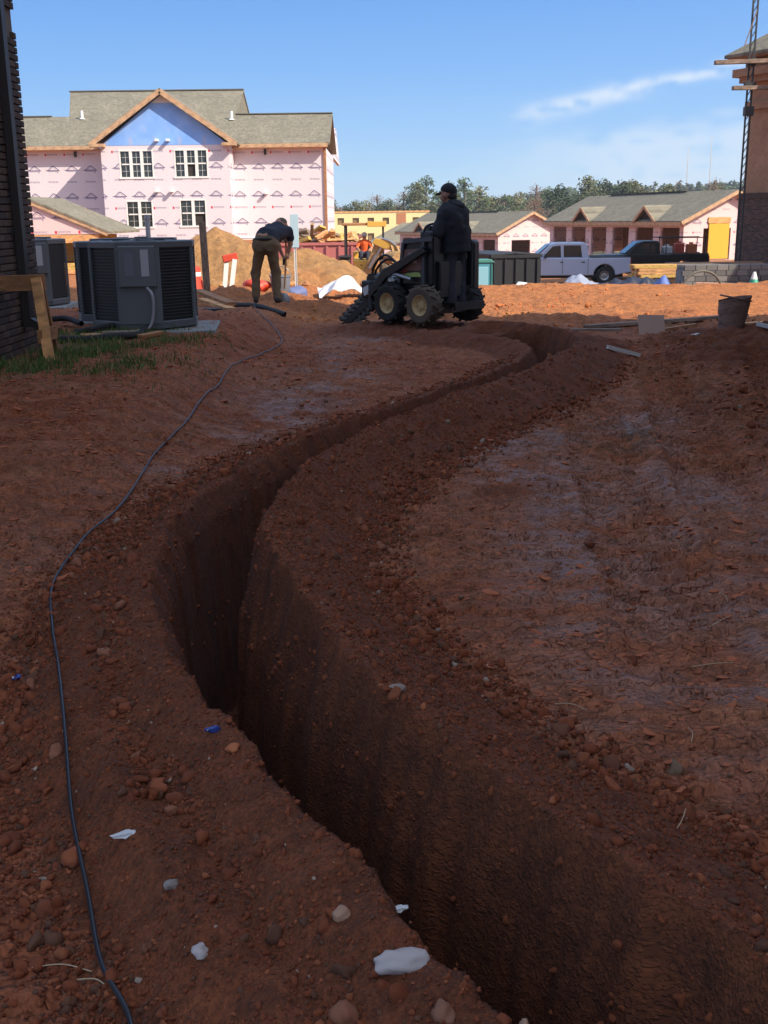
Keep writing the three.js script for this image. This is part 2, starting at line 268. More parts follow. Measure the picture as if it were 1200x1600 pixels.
  for (let zone = 0; zone < 3; zone++) {
    const map = new Int32Array(N).fill(-1), idx = [], list = [];
    const use = k => { if (map[k] < 0) { map[k] = list.length; list.push(k); } return map[k]; };
    for (let j = 0; j < NZ - 1; j++) for (let i = 0; i < NX - 1; i++) {
      const a = j * NX + i, b = a + 1, c = a + NX, d = c + 1;
      if (Z[a] !== zone) continue;
      const ia = use(a), ib = use(b), ic = use(c), id = use(d);
      if (Math.abs(P[a * 3 + 1] - P[d * 3 + 1]) < Math.abs(P[b * 3 + 1] - P[c * 3 + 1])) idx.push(ia, ib, id, ia, id, ic); else idx.push(ia, ib, ic, ib, id, ic);
    }
    const p = new Float32Array(list.length * 3), n = new Float32Array(list.length * 3), cc = new Float32Array(list.length * 3), uv = new Float32Array(list.length * 2);
    list.forEach((k, q) => {  for (let e = 0; e < 3; e++) { p[q * 3 + e] = P[k * 3 + e]; n[q * 3 + e] = nor[k * 3 + e]; cc[q * 3 + e] = C[k * 3 + e]; } uv[q * 2] = zone === 2 ? P[k * 3 + 2] * 1.13 : P[k * 3]; uv[q * 2 + 1] = zone === 2 ? P[k * 3 + 1] * 1.05 : P[k * 3 + 2]; });
    const g = new THREE.BufferGeometry();
    g.setAttribute('position', new THREE.BufferAttribute(p, 3)); g.setAttribute('normal', new THREE.BufferAttribute(n, 3)); g.setAttribute('color', new THREE.BufferAttribute(cc, 3)); g.setAttribute('uv', new THREE.BufferAttribute(uv, 2)); g.setIndex(idx);
    const m = new THREE.Mesh(g, zone ? spoilMat : soilMat); m.name = names[zone]; m.castShadow = m.receiveShadow = true; tag(m, labels[zone], ['ground', 'soil bank', 'trench'][zone], null, 'structure'); scene.add(m);
  }
  console.log('terrain', NX, NZ, N);
}
// ---------------------------------------------------------------- shared building materials
const grainTex = (col, n, stretch, amt, seed = 0, rep = [1, 1]) => tex(256, 256, (u, v) => { const a = pfbm(u * stretch[0] + seed, v * stretch[1], 8, 5), b = pfbm(u + seed, v, 64, 2); const g = 1 + (a - 0.5) * amt + (b - 0.5) * amt * 0.5; return col.map(c => c * g); }, { repeat: rep });
const brickMats = [0, 1, 2, 3].map(i => std(L(...[[0.085, 0.055, 0.045], [0.11, 0.068, 0.052], [0.07, 0.052, 0.047], [0.13, 0.085, 0.066]][i]), 0.92, { map: grainTex([1, 1, 1], 0, [1, 1], 0.5, i * 3, [4, 4]) }));
const mortar = std(L(0.17, 0.15, 0.13), 0.95), stucco = std(L(0.43, 0.245, 0.145), 0.95, { map: grainTex([0.95, 0.95, 0.95], 0, [1, 1], 0.25, 2, [0.3, 0.3]) });
const shingle = std(L(1, 1, 1), 0.95, { map: tex(512, 512, (u, v) => { const row = Math.floor(v * 32), k = hash2(Math.floor((u + hash2(row, 5)) * 40), row), g = 0.47 + (k - 0.5) * 0.09 + (pfbm(u, v, 8, 4) - 0.5) * 0.10 + (pfbm(u, v, 128, 2) - 0.5) * 0.12; return [g, g * 0.95, g * 0.82]; }, { repeat: [1 / 4.5, 1 / 4.5] }) });
const woodMap = (c, seed, rep = [1, 1]) => tex(256, 256, (u, v) => { const a = pfbm(u * 0.15 + seed * 0.13, v, 24, 4), b = pfbm(u + seed, v, 8, 4), g = 1 + (a - 0.5) * 0.55 + (b - 0.5) * 0.3; return c.map((q, i) => q * g * (1 - (i * 0.02))); }, { repeat: rep });
const lumber = std(L(1, 1, 1), 0.8, { map: woodMap([0.80, 0.60, 0.40], 1) }), lumberDark = std(L(1, 1, 1), 0.85, { map: woodMap([0.60, 0.43, 0.29], 4) }), fascia = std(L(1, 1, 1), 0.8, { map: woodMap([0.70, 0.58, 0.46], 7) }), greyWood = std(L(1, 1, 1), 0.9, { map: woodMap([0.52, 0.45, 0.40], 9) });
const osb = std(L(1, 1, 1), 0.85, { map: tex(256, 256, (u, v) => { const k = pfbm(u, v, 40, 3), q = pfbm(u + 0.4, v, 6, 3), g = 0.9 + (k - 0.5) * 0.4 + (q - 0.5) * 0.2; return [0.86 * g, 0.70 * g, 0.38 * g]; }) });
const whiteTrim = std(L(0.72, 0.72, 0.70), 0.6), darkGlass = std(L(0.035, 0.04, 0.04), 0.08), black = std(L(0.02, 0.02, 0.022), 0.6), darkVoid = std(L(0.03, 0.024, 0.02), 0.95), steel = std(L(0.35, 0.35, 0.36), 0.4, { metalness: 0.8 });
// printed building wrap: rows of a roofline emblem, rows of small print with a red square (print too small to read)
function wrapTexture(base, strength) {
  const w = 512, h = 1024, c = document.createElement('canvas'); c.width = w; c.height = h; const g = c.getContext('2d');
  g.fillStyle = base; g.fillRect(0, 0, w, h);
  const R = rng(77);
  for (let i = 0; i < 260; i++) { g.fillStyle = R() < 0.5 ? 'rgba(255,255,255,0.06)' : 'rgba(150,110,130,0.05)'; const x = R() * w, y = R() * h; g.fillRect(x, y, 30 + R() * 120, 2 + R() * 14); }
  const ink = `rgba(92,84,120,${strength})`;
  const emblem = (x, y) => { g.strokeStyle = ink; g.lineWidth = 17; g.beginPath(); g.moveTo(x, y); g.lineTo(x + 60, y - 18); g.quadraticCurveTo(x + 150, y - 105, x + 205, y - 70); g.lineTo(x + 300, y - 18); g.lineTo(x + 330, y); g.closePath(); g.stroke(); g.lineWidth = 7; g.beginPath(); g.moveTo(x + 95, y - 15); g.lineTo(x + 170, y - 62); g.lineTo(x + 245, y - 15); g.stroke(); g.fillStyle = ink; g.fillRect(x + 20, y + 14, 290, 9); g.fillRect(x + 270, y + 30, 30, 16); };
  const print = (x, y, red) => { if (red) { g.fillStyle = 'rgba(205,40,60,0.95)'; g.fillRect(x, y - 34, 48, 44); } g.fillStyle = `rgba(110,100,130,${strength * 0.85})`; let p = x + 62; while (p < x + 330) { const q = 9 + R() * 16; g.fillRect(p, y - 28, q, 12 + R() * 8); g.fillRect(p, y - 6, q * 0.8, 8); p += q + 6; } };
  emblem(70, 170); print(80, 400, true); emblem(110, 680); print(60, 910, false);
  const t = new THREE.CanvasTexture(c); t.colorSpace = THREE.SRGBColorSpace; t.wrapS = t.wrapT = THREE.RepeatWrapping; t.repeat.set(1 / 1.05, 1 / 2.95); return t;
}
const wrapMat = std(L(0.84, 0.84, 0.85), 0.6, { map: wrapTexture('rgb(230,220,224)', 0.9) });
const wrapFarMat = std(L(0.9, 0.88, 0.88), 0.65, { map: wrapTexture('rgb(226,200,198)', 0.8) });
// wall sheet with uv in metres, built as a thick prism from a polygon in xy with rectangular openings
function wallPrism(poly, depth, holes = []) {
  const s = new THREE.Shape(poly.map(p => new THREE.Vector2(...p)));
  for (const [x0, y0, x1, y1] of holes) { const p = new THREE.Path(); p.moveTo(x0, y0); p.lineTo(x0, y1); p.lineTo(x1, y1); p.lineTo(x1, y0); p.closePath(); s.holes.push(p); }
  return new THREE.ExtrudeGeometry(s, { depth, bevelEnabled: false }).translate(0, 0, -depth);      // outer face at z = 0
}
function slab(a, b, c, d, t) {           // roof slab: quad a b c d (counter-clockwise from outside) with thickness t downwards
  const up = [a, b, c, d], dn = up.map(p => [p[0], p[1] - t, p[2]]), l = (p, q) => Math.hypot(p[0] - q[0], p[1] - q[1], p[2] - q[2]);
  const gs = [quad(a, b, c, d, l(a, b), l(a, d)), quad(dn[3], dn[2], dn[1], dn[0], l(a, b), l(a, d))];
  for (let i = 0; i < 4; i++) { const j = (i + 1) % 4; gs.push(quad(dn[i], dn[j], up[j], up[i], l(up[i], up[j]), t)); }
  return mergeGeometries(gs);
}
// multi-unit window in local xy, outer face towards +z; returns the window part
function windowUnit(parent, x0, y0, x1, y1, units, z = 0, o = {}) {
  const fw = 0.07, gs = [box(x1 - x0 + 0.1, 0.09, 0.12, (x0 + x1) / 2, y1, z + 0.03), box(x1 - x0 + 0.16, 0.1, 0.16, (x0 + x1) / 2, y0, z + 0.04), box(fw, y1 - y0 - 0.1, 0.12, x0, (y0 + y1) / 2, z + 0.03), box(fw, y1 - y0 - 0.1, 0.12, x1, (y0 + y1) / 2, z + 0.03)];
  const uw = (x1 - x0) / units;
  for (let i = 1; i < units; i++) gs.push(box(0.16, y1 - y0 - 0.1, 0.11, x0 + uw * i, (y0 + y1) / 2, z + 0.03));
  for (let i = 0; i < units; i++) gs.push(box(uw - 0.18, 0.07, 0.08, x0 + uw * (i + 0.5), (y0 + y1) / 2, z + 0.02));
  const w = mesh('window', gs, whiteTrim, parent);
  for (let i = 0; i < units; i++) for (const k of [0, 1]) {
    const cx = x0 + uw * (i + 0.5), h = (y1 - y0) / 2 - 0.06, cy = k ? (y0 + y1) / 2 + h / 2 + 0.03 : (y0 + y1) / 2 - h / 2 - 0.03;
    if (o.open && o.open[0] === i && k === 0) { mesh('open_sash_shade', box(uw - 0.2, h, 0.02, cx, cy, z - 0.05), darkVoid, w); continue; }  // dark panel painted in for the shade inside the open window
    mesh('pane', box(uw - 0.17, h, 0.014, cx, cy, z + 0.004), darkGlass, w);
    if (k || !o.noMuntin) mesh('muntin', [box(0.012, h, 0.012, cx, cy, z + 0.014), box(uw - 0.17, 0.012, 0.011, cx, cy, z + 0.014)], whiteTrim, w);
  }
  return w;
}
// ---------------------------------------------------------------- tall block beside the camera: its shadow lies over the whole foreground
{
  const b = thing('apartment_block', 'tall beige apartment block with brick base just outside the view, shading the trench', 'building', [0, -0.5, 0]);
  const plan = [[6.2, -15], [17.2, -5.8], [21.2, -8], [29, -8], [29, 9], [5.9, 9]];
  const storey = (y0, y1, out) => { const cx = 16, cz = -1, s = new THREE.Shape(plan.map(([x, z]) => new THREE.Vector2(x + Math.sign(x - cx) * out, -(z + Math.sign(z - cz) * out)))); return new THREE.ExtrudeGeometry(s, { depth: y1 - y0, bevelEnabled: false }).rotateX(-Math.PI / 2).translate(0, y0, 0); };
  mesh('brick_base', storey(0, 3.4, 0.05), brickMats[1], b);
  mesh('stucco_wall', storey(3.4, 13.7, 0), stucco, b);
  mesh('eave', storey(13.7, 14.1, 0.35), fascia, b);
  const pk = [17, 16.2, -0.5]; plan.forEach((p, i) => { const q = plan[(i + 1) % plan.length]; mesh('roof_slope', [quad([p[0], 14.12, p[1]], [q[0], 14.12, q[1]], pk, pk, 6, 6)], shingle, b); });
  for (let f = 0; f < 4; f++) for (let k = 0; k < 4; k++) { const w = windowUnit(b, 0, 0, 1.7, 1.5, 2); w.rotation.y = -Math.PI / 2; w.position.set(5.86 + (6.5 - k * 5.5 - 9) * -0.0125 - 0.02, 1 + f * 3.3, 5 - k * 5.2); }
}
// ---------------------------------------------------------------- brick building whose corner stands at the picture's left edge
{
  const b = thing('brick_building', 'dark brick building corner with a brown downspout behind the sawhorse', 'building', [-3.55, 0, 0]);
  const H = 7, zc = -11.5;
  mesh('wall_core', box(9, H, 9, -4.52, H / 2, zc + 0.02 + 4.5), mortar, b);
  const bl = 0.203, bh = 0.0677, gap = 0.01, g0 = rbox(0.06, bh - gap, bl - gap, 0.006), gh = rbox(0.06, bh - gap, bl / 2 - gap, 0.006), R = rng(5); let n = 0;
  for (let r = 0; r < 62; r++) for (let k = 0; k < 8; k++) {
    const z = zc + 0.01 + bl * (k + 0.5) - (r % 2 ? bl / 2 : 0); if (z > zc + 1.3 || z < zc - 0.05) continue;
    if (r * bh < 0.2 || r > 52 || (n > 299)) continue; n++;
    const half = z < zc + 0.03, m = new THREE.Mesh(half ? gh : g0, brickMats[Math.floor(R() * 4)]); m.name = 'brick'; m.castShadow = m.receiveShadow = true; m.position.set(-0.02 + R() * 0.004, (r + 0.5) * bh, half ? zc + 0.055 : z); b.add(m);
  }
  const gs = []; for (let r = 0; r < 103; r++) for (let k = 0; k < 45; k++) { const z = zc + 0.01 + bl * (k + 0.5) - (r % 2 ? bl / 2 : 0); if (z < zc - 0.05) continue; if (r <= 52 && z <= zc + 1.3 && r * bh >= 0.2) continue; const half = z < zc + 0.03; gs.push(box(0.06, bh - gap, half ? bl / 2 - gap : bl - gap, -0.02, (r + 0.5) * bh, half ? zc + 0.055 : z)); }
  tag(mesh('brickwork', gs, brickMats[0], b), null, null, null, 'stuff');
  mesh('downspout', [box(0.075, 6.2, 0.11, 0.06, 3.7, zc + 0.62), box(0.02, 0.05, 0.2, 0.015, 1.5, zc + 0.62), box(0.02, 0.05, 0.2, 0.015, 4.5, zc + 0.62), box(0.28, 0.075, 0.1, 0.14, 0.62, zc + 0.62, [0, 0, -0.5])], std(L(0.028, 0.02, 0.018), 0.5), b);
}
// ---------------------------------------------------------------- two-storey house in printed pink wrap
{
  const bx = -11.6, b = thing('wrapped_house', 'two storey house sheathed in printed pink wrap with grey shingle roof', 'house', [0, 0.42, -62]);
  const E = 5.1, xr = -3.1, xl = -25;
  // recessed wings (outer face z = -2) and projecting bay (outer face z = 0)
  const wing = (x0, x1) => wallPrism([[x0, 0], [x1, 0], [x1, E], [x0, E]], 0.2).translate(0, 0, -2);
  mesh('wing_wall', wing(-8.17, xr), wrapMat, b); mesh('wing_wall', wing(xl, -15.1), wrapMat, b);
  mesh('end_wall', [box(0.2, E, 12, xr - 0.1, E / 2, -8.2), prism([[0, E], [-12.2, E], [-6.1, E + 2.3]], 0.2).rotateY(-Math.PI / 2).translate(xr - 0.1, 0, -14.2)], wrapMat, b);
  const wins = [[-14.1, 3.42, -12.32, 4.85, 3], [-11.12, 3.42, -9.36, 4.86, 3], [-13.91, 0.8, -12.5, 2.22, 2], [-10.97, 0.83, -9.57, 2.25, 2]];
  mesh('bay_wall', [wallPrism([[-15.1, 0], [-8.17, 0], [-8.17, E], [-15.1, E]], 0.2, wins.map(w => [w[0], w[1], w[2], w[3]])), box(0.2, E, 1.9, -15, E / 2, -1.15), box(0.2, E, 1.9, -8.27, E / 2, -1.15)], wrapMat, b);
  wins.forEach((w, i) => windowUnit(b, ...w, -0.08, { open: i === 1 ? [1] : i === 3 ? [1] : null }));
  const room = mesh('interior', box(6.4, E - 0.2, 0.1, -11.6, E / 2, -1.6), std(L(0.16, 0.13, 0.10), 0.95), b);
  const gableSkyTex = tex(256, 256, (u, v) => { const n = pfbm(u, v, 5, 4), m = pfbm(u * 3, v * 0.4, 8, 3); const rust = sm(m, 0.62, 0.75) * 0.25; return [0.50 + (n - 0.5) * 0.2 + rust * 0.3, 0.67 + (n - 0.5) * 0.14, 0.92 + (n - 0.5) * 0.06 - rust * 0.3]; }, { repeat: [1 / 4, 1 / 4] });  // blue stands in for the sky mirrored by the foil
  mesh('gable_sheathing', wallPrism([[-15.1, E + 0.002], [-8.17, E + 0.002], [-11.64, E + 2.62]], 0.2).translate(0, 0, 0.012), std(L(1, 1, 1), 0.35, { map: gableSkyTex }), b);
  mesh('peak_board', wallPrism([[-12.2, E + 2.15], [-11.08, E + 2.15], [-11.64, E + 2.55]], 0.03).translate(0, 0, 0.05), whiteTrim, b);
  // roofs: one front plane runs up to a low ridge over the wings and a higher ridge over the middle
  const s = 0.41, ye = E + 0.12, ze = -1.4, R = (x0, x1, z1, z2) => [slab([x0, ye, ze], [x1, ye, ze], [x1, ye + s * (ze - z1), z1], [x0, ye + s * (ze - z1), z1], 0.12), slab([x1, ye, z2], [x0, ye, z2], [x0, ye + s * (ze - z1), z1], [x1, ye + s * (ze - z1), z1], 0.12)];
  mesh('wing_roof', R(-8.45, xr + 0.35, -6.1, -11.0), shingle, b); { const q = R(xl, -19.3, -6.1, -11.0); q[0] = slab([xl, ye, ze], [-17.2, ye, ze], [-18.27, ye + s * 4.7, -6.1], [xl, ye + s * 4.7, -6.1], 0.12); mesh('wing_roof', q, shingle, b); }
  { const q = R(-19.3, -8.45, -10.6, -19.8); q[0] = slab([-17.2, ye, ze], [-8.45, ye, ze], [-8.45, ye + s * 9.2, -10.6], [-19.3, ye + s * 9.2, -10.6], 0.12); mesh('middle_roof', q, shingle, b); }
  mesh('ridge_cap', [box(10.9, 0.06, 0.3, -13.9, ye + s * 9.2 + 0.03, -10.6), box(5.7, 0.05, 0.3, -5.6, ye + s * 4.7 + 0.03, -6.1), box(5.7, 0.05, 0.3, -22.15, ye + s * 4.7 + 0.03, -6.1)], std(L(0.13, 0.12, 0.10), 0.95), b);
  mesh('gable_end', [prism([[-6.1, ye + s * 4.7 - 0.2], [-15.1, ye + s * 4.7 - 0.2], [-10.6, ye + s * 9.2 - 0.1]], 0.1).rotateY(-Math.PI / 2).translate(-8.55, 0, 0)], shingle, b);
  const ya = E + 2.86, xa = -11.64, yb = E + 0.14;
  mesh('gable_roof', [slab([xa - 3.95, yb, 0.45], [xa, ya, 0.45], [xa, ya, -8.3], [xa - 3.95, yb, -1.6], 0.12), slab([xa, ya, 0.45], [xa + 3.95, yb, 0.45], [xa + 3.95, yb, -1.6], [xa, ya, -8.3], 0.12)], shingle, b);
  for (const q of [-1, 1]) mesh('rake_board', bar([xa, ya - 0.16, 0.48], [xa + q * 3.95, yb - 0.16, 0.48], 0.06, 0.26), fascia, b);
  for (const q of [-1, 1]) mesh('eave_return', box(0.75, 0.16, 0.6, xa + q * 3.55, E + 0.0, 0.28), fascia, b);
  mesh('eave_board', box(5.55, 0.2, 0.06, -5.65, E + 0.0, -1.38), fascia, b); mesh('eave_board', box(9.6, 0.2, 0.06, -20.3, E + 0.0, -1.38), fascia, b);
  mesh('soffit', [box(5.5, 0.03, 0.6, -5.65, E - 0.09, -1.7), box(9.6, 0.03, 0.6, -20.3, E - 0.09, -1.7)], lumber, b);
  mesh('corner_board', box(0.14, E - 0.1, 0.14, xr + 0.03, E / 2 - 0.05, -1.97), lumberDark, b);
  for (const [x, z] of [[-17.4, -5.6], [-8.6, -5.2]]) mesh('vent_pipe', [cyl(0.09, 0.09, 0.55, x, ye + s * (ze - z) + 0.2, z, null, 12), cyl(0.2, 0.12, 0.06, x, ye + s * (ze - z) + 0.03, z, null, 12)], whiteTrim, b);
  for (const x of [-17.0, -6.4]) mesh('light_box', box(0.12, 0.3, 0.16, x, E - 0.3, -1.92), black, b);
  for (const [x, y] of [[-12.15, 2.72], [-11.35, 2.72], [-6.4, 2.6], [-12.0, 5.35], [-11.4, 5.35]]) mesh('wall_bracket', box(0.16, 0.12, 0.35, x, y, x > -8 ? -1.82 : 0.18), whiteTrim, b);
}
// ---------------------------------------------------------------- small framed porch building to its left
{
  const b = thing('framed_porch', 'unfinished wood framed porch with pink gable beside the condensers', 'porch', [-15.7, -0.7, -50]);
  mesh('gable_wall', wallPrism([[-3.2, 1.75], [3.2, 1.75], [0, 3.15]], 0.15), wrapFarMat, b);
  for (const q of [-1, 1]) mesh('rake_board', bar([0, 3.25, 0.1], [q * 3.6, 1.75, 0.1], 0.06, 0.22), fascia, b);
  mesh('roof', [slab([-3.7, 1.85, 0.15], [0, 3.4, 0.15], [0, 3.4, -6], [-3.7, 1.85, -6], 0.1), slab([0, 3.4, 0.15], [3.7, 1.85, 0.15], [3.7, 1.85, -6], [0, 3.4, -6], 0.1)], shingle, b);
  mesh('header', box(6.3, 0.35, 0.2, 0, 1.55, -0.1), lumber, b);
  for (const x of [-2.9, -0.6, 1.0, 2.2, 2.9]) mesh('post', box(0.14, 1.4, 0.14, x, 0.68, -0.1), lumber, b);
  mesh('back_wall', wallPrism([[-3, 0], [3, 0], [3, 1.7], [-3, 1.7]], 0.1).translate(0, 0, -4), osb, b);
  mesh('floor_deck', box(6.4, 0.25, 4, 0, 0.1, -2), lumber, b);
  mesh('board_stack', [box(2.2, 0.16, 0.5, 2.6, 0.32, 1.1), box(2.0, 0.12, 0.45, 2.7, 0.47, 1.1)], osb, b);
}
// ---------------------------------------------------------------- garages
function garage(name, label, pos, turn, W, Lg, eave, rise, dormers, mat) {      // local: gable end on +z, ridge along -z; long side on -x
  const b = thing(name, label, 'garage', pos, turn, 'garages behind the trucks');
  mesh('gable_wall', wallPrism([[-W / 2, 0], [W / 2, 0], [W / 2, eave], [0, eave + rise], [-W / 2, eave]], 0.2, [[-W / 2 + 1.5, 0.02, -W / 2 + 3.6, 2.1]]), mat, b);
  mesh('rear_gable_wall', wallPrism([[-W / 2, 0], [W / 2, 0], [W / 2, eave], [0, eave + rise], [-W / 2, eave]], 0.2).translate(0, 0, -Lg), mat, b);
  mesh('far_wall', box(0.2, eave, Lg - 0.2, W / 2 - 0.1, eave / 2, -Lg / 2 - 0.1), mat, b);
  const n = Math.floor(Lg / 3.4), holes = []; for (let i = 0; i < n; i++) { const c = (i + 0.5) * Lg / n; holes.push([c - 1.25, 0.02, c + 1.25, 2.15]); }
  const side = mesh('side_wall', wallPrism([[0.2, 0], [Lg, 0], [Lg, eave], [0.2, eave]], 0.2, holes), mat, b); side.rotation.y = -Math.PI / 2; side.position.set(-W / 2, 0, 0); side.scale.x = -1;
  mesh('interior_wall', box(0.1, eave, Lg - 0.6, W / 2 - 0.6, eave / 2, -Lg / 2), lumberDark, b);
  const ov = 0.5, rs = rise / (W / 2), y0 = eave - ov * rs + 0.15, y1 = eave + rise + 0.15;
  mesh('roof', [slab([-W / 2 - ov, y0, -Lg - ov], [-W / 2 - ov, y0, ov], [0, y1, ov], [0, y1, -Lg - ov], 0.12), slab([W / 2 + ov, y0, ov], [W / 2 + ov, y0, -Lg - ov], [0, y1, -Lg - ov], [0, y1, ov], 0.12)], shingle, b);
  mesh('ridge_cap', box(0.3, 0.06, Lg * 0.55, 0, y1 + 0.03, -Lg * 0.55), std(L(0.07, 0.065, 0.06), 0.95), b);
  for (const q of [-1, 1]) mesh('rake_board', bar([0, y1 - 0.16, ov + 0.04], [q * (W / 2 + ov), y0 - 0.16, ov + 0.04], 0.06, 0.24), fascia, b);
  mesh('eave_board', box(0.06, 0.26, Lg + 0.9, -W / 2 - ov - 0.04, y0 - 0.2, -Lg / 2), fascia, b);
  for (const d of dormers) {       // small gablet on the long side
    const zc = -d, w = 1.5, yb = y0 + 0.02, ya = yb + 1.05, xo = -W / 2 - ov - 0.1, xi = xo + 1.05 / rs;
    const f = mesh('dormer', prism([[-w + 0.25, 0.05], [w - 0.25, 0.05], [0, 0.85]], 0.1), darkVoid, b); f.rotation.y = -Math.PI / 2; f.position.set(xo + 0.35, yb, zc);
    mesh('dormer_roof', [slab([xo, yb, zc + w], [xo, ya, zc], [xi, ya, zc], [xo + 0.3, yb, zc + w], 0.08), slab([xo, ya, zc], [xo, yb, zc - w], [xo + 0.3, yb, zc - w], [xi, ya, zc], 0.08)], shingle, f.parent === b ? b : b);
    for (const q of [-1, 1]) mesh('dormer_rake', bar([xo - 0.04, ya - 0.12, zc], [xo - 0.04, yb - 0.1, zc + q * w], 0.05, 0.2), fascia, b);
  }
  return b;
}
{
  const g1 = garage('garage', 'pink wrapped garage with two small dormers and a mustard panel in its gable end', [23.75, -1.45, -76], 0.28, 7.3, 21, 2.7, 1.75, [4.3, 14.2], wrapFarMat);
  mesh('mustard_panel', box(1.55, 2.3, 0.06, -1.0, 1.25, 0.06), std(L(0.62, 0.36, 0.03), 0.7), g1);
  mesh('panel_head', box(1.7, 0.4, 0.05, -1.0, 2.62, 0.06), lumber, g1);
  garage('garage', 'more distant pink wrapped garage behind the dark container', [14.55, -2.75, -109], 0.42, 7.2, 22, 2.9, 1.75, [6.5, 16], wrapFarMat);
}
// ---------------------------------------------------------------- long yellow sheathed building far behind
{
  const b = thing('sheathed_building', 'long yellow sheathed apartment building far behind the backhoe', 'building', [-12, -5.6, -210]);
  const holes = []; for (let i = 0; i < 7; i++) for (const y of [3.2, 6.0]) { if (i === 5 && y > 5) continue; holes.push([1.2 + i * 2.8, y, 2.4 + i * 2.8, y + 1.2]); }
  mesh('wall', wallPrism([[0, 0], [21, 0], [21, 8.1], [0, 8.1]], 0.3, holes), std(L(0.80, 0.62, 0.30), 0.8), b);
  for (const h of holes) mesh('window', box(1.0, 1.05, 0.1, (h[0] + h[2]) / 2, (h[1] + h[3]) / 2, -0.35), std(L(0.22, 0.13, 0.05), 0.8), b);
  mesh('brown_panel', box(1.7, 1.9, 0.08, 15.9, 7.0, 0.05), std(L(0.42, 0.16, 0.07), 0.8), b);
  mesh('back_block', box(20.5, 8, 9, 10.5, 4, -5), darkVoid, b);
  mesh('roof_edge', box(21.4, 0.3, 10, 10.5, 8.25, -4.9), lumber, b);
  const c = thing('grey_roof_building', 'low building with grey shingle roof in front of the yellow building', 'building', [4.5, -4.4, -150]);
  mesh('wall', box(15, 2.9, 8, 2, 1.45, -4), wrapFarMat, c);
  mesh('roof', [slab([-6.2, 2.8, 0.6], [10.2, 2.8, 0.6], [6.5, 5.3, -4], [-1.5, 5.3, -4], 0.15), slab([10.2, 2.8, -8.6], [-6.2, 2.8, -8.6], [-1.5, 5.3, -4], [6.5, 5.3, -4], 0.15), slab([-6.2, 2.8, -8.6], [-6.2, 2.8, 0.6], [-1.5, 5.3, -4], [-1.5, 5.3, -4.01], 0.15), slab([10.2, 2.8, 0.6], [10.2, 2.8, -8.6], [6.5, 5.3, -4.01], [6.5, 5.3, -4], 0.15)], shingle, c);
}
// ---------------------------------------------------------------- beige building with mast scaffold at the right edge
{
  const turn = -Math.atan2(0.86, 0.51), b = thing('stucco_building', 'beige stucco building with dark brick base behind the scaffold mast', 'building', [14.95, -1.5, -47], turn);
  // local: visible face on +z, left end at x = 0
  const brickTex = tex(512, 512, (u, v) => { const r = Math.floor(v * 24), k = u * 8 + (r % 2) * 0.5, fu = k - Math.floor(k), fv = v * 24 - r, e = fu < 0.06 || fv < 0.14, c = hash2(Math.floor(k) % 8, r); const g = e ? 0.36 : 0.24 + c * 0.15 + (pfbm(u, v, 64, 2) - 0.5) * 0.06; return e ? [g, g * 0.96, g * 0.92] : [g * 1.1, g * 0.8, g * 0.68]; }, { repeat: [1 / 1.6, 1 / 1.6] });
  const bm = std(L(1, 1, 1), 0.9, { map: brickTex });
  mesh('brick_base', box(24, 3.9, 12, 12, 1.95, -6.0), bm, b);
  const sg = []; for (let i = 0; i < 60; i++) sg.push(box(0.07, 0.22, 0.06, 0.06 + i * 0.085, 3.78, 0.0)); mesh('soldier_course', sg, brickMats[1], b);
  mesh('stucco_wall', box(23.9, 5.2, 11.9, 12, 6.5, -6.05), stucco, b);
  mesh('band', box(24.1, 0.3, 12.1, 12, 7.3, -6.0), stucco, b);
  mesh('cornice', [box(24.9, 0.3, 12.9, 12, 8.55, -6), box(24.5, 0.25, 12.5, 12, 8.3, -6), box(25.2, 0.16, 13.2, 12, 9.15, -6), box(24.2, 0.35, 12.2, 12, 8.85, -6)], stucco, b);
  mesh('roof', [slab([-0.7, 9.25, 0.7], [24.7, 9.25, 0.7], [19, 13.5, -6], [5, 13.5, -6], 0.12), slab([-0.7, 9.25, -12.7], [-0.7, 9.25, 0.7], [5, 13.5, -6], [5, 13.5, -6.01], 0.12), slab([24.7, 9.25, -12.7], [-0.7, 9.25, -12.7], [5, 13.5, -6], [19, 13.5, -6], 0.12)], shingle, b);
  const s = thing('scaffold_mast', 'tall dark scaffold mast with wooden planks at the beige building corner', 'scaffold', [14.45, -1.5, -45.2]);
  const lat = [bar([-0.09, 0, 0], [-0.09, 14, 0], 0.06), bar([0.09, 0, 0], [0.09, 14, 0], 0.06)]; for (let y = 0; y < 14; y += 0.3) lat.push(bar([-0.09, y, 0], [0.09, y + 0.3, 0], 0.03));
  mesh('mast', lat, black, s);
  mesh('bracket', [box(0.4, 0.22, 0.3, 0, 7.9, 0), box(0.34, 0.34, 0.3, 0.02, 6.95, 0), box(0.3, 0.25, 0.3, -0.02, 8.75, 0)], black, s);
  mesh('plank', box(5.2, 0.14, 0.3, 1.1, 8.76, 0.3, [0, 0, 0.02]), greyWood, s); mesh('plank', box(5.2, 0.14, 0.3, 1.85, 7.78, 0.3), greyWood, s);
  mesh('stay_rod', bar([-0.35, 9.3, 0.1], [0.05, 10.6, 0.1], 0.035), greyWood, s);
}
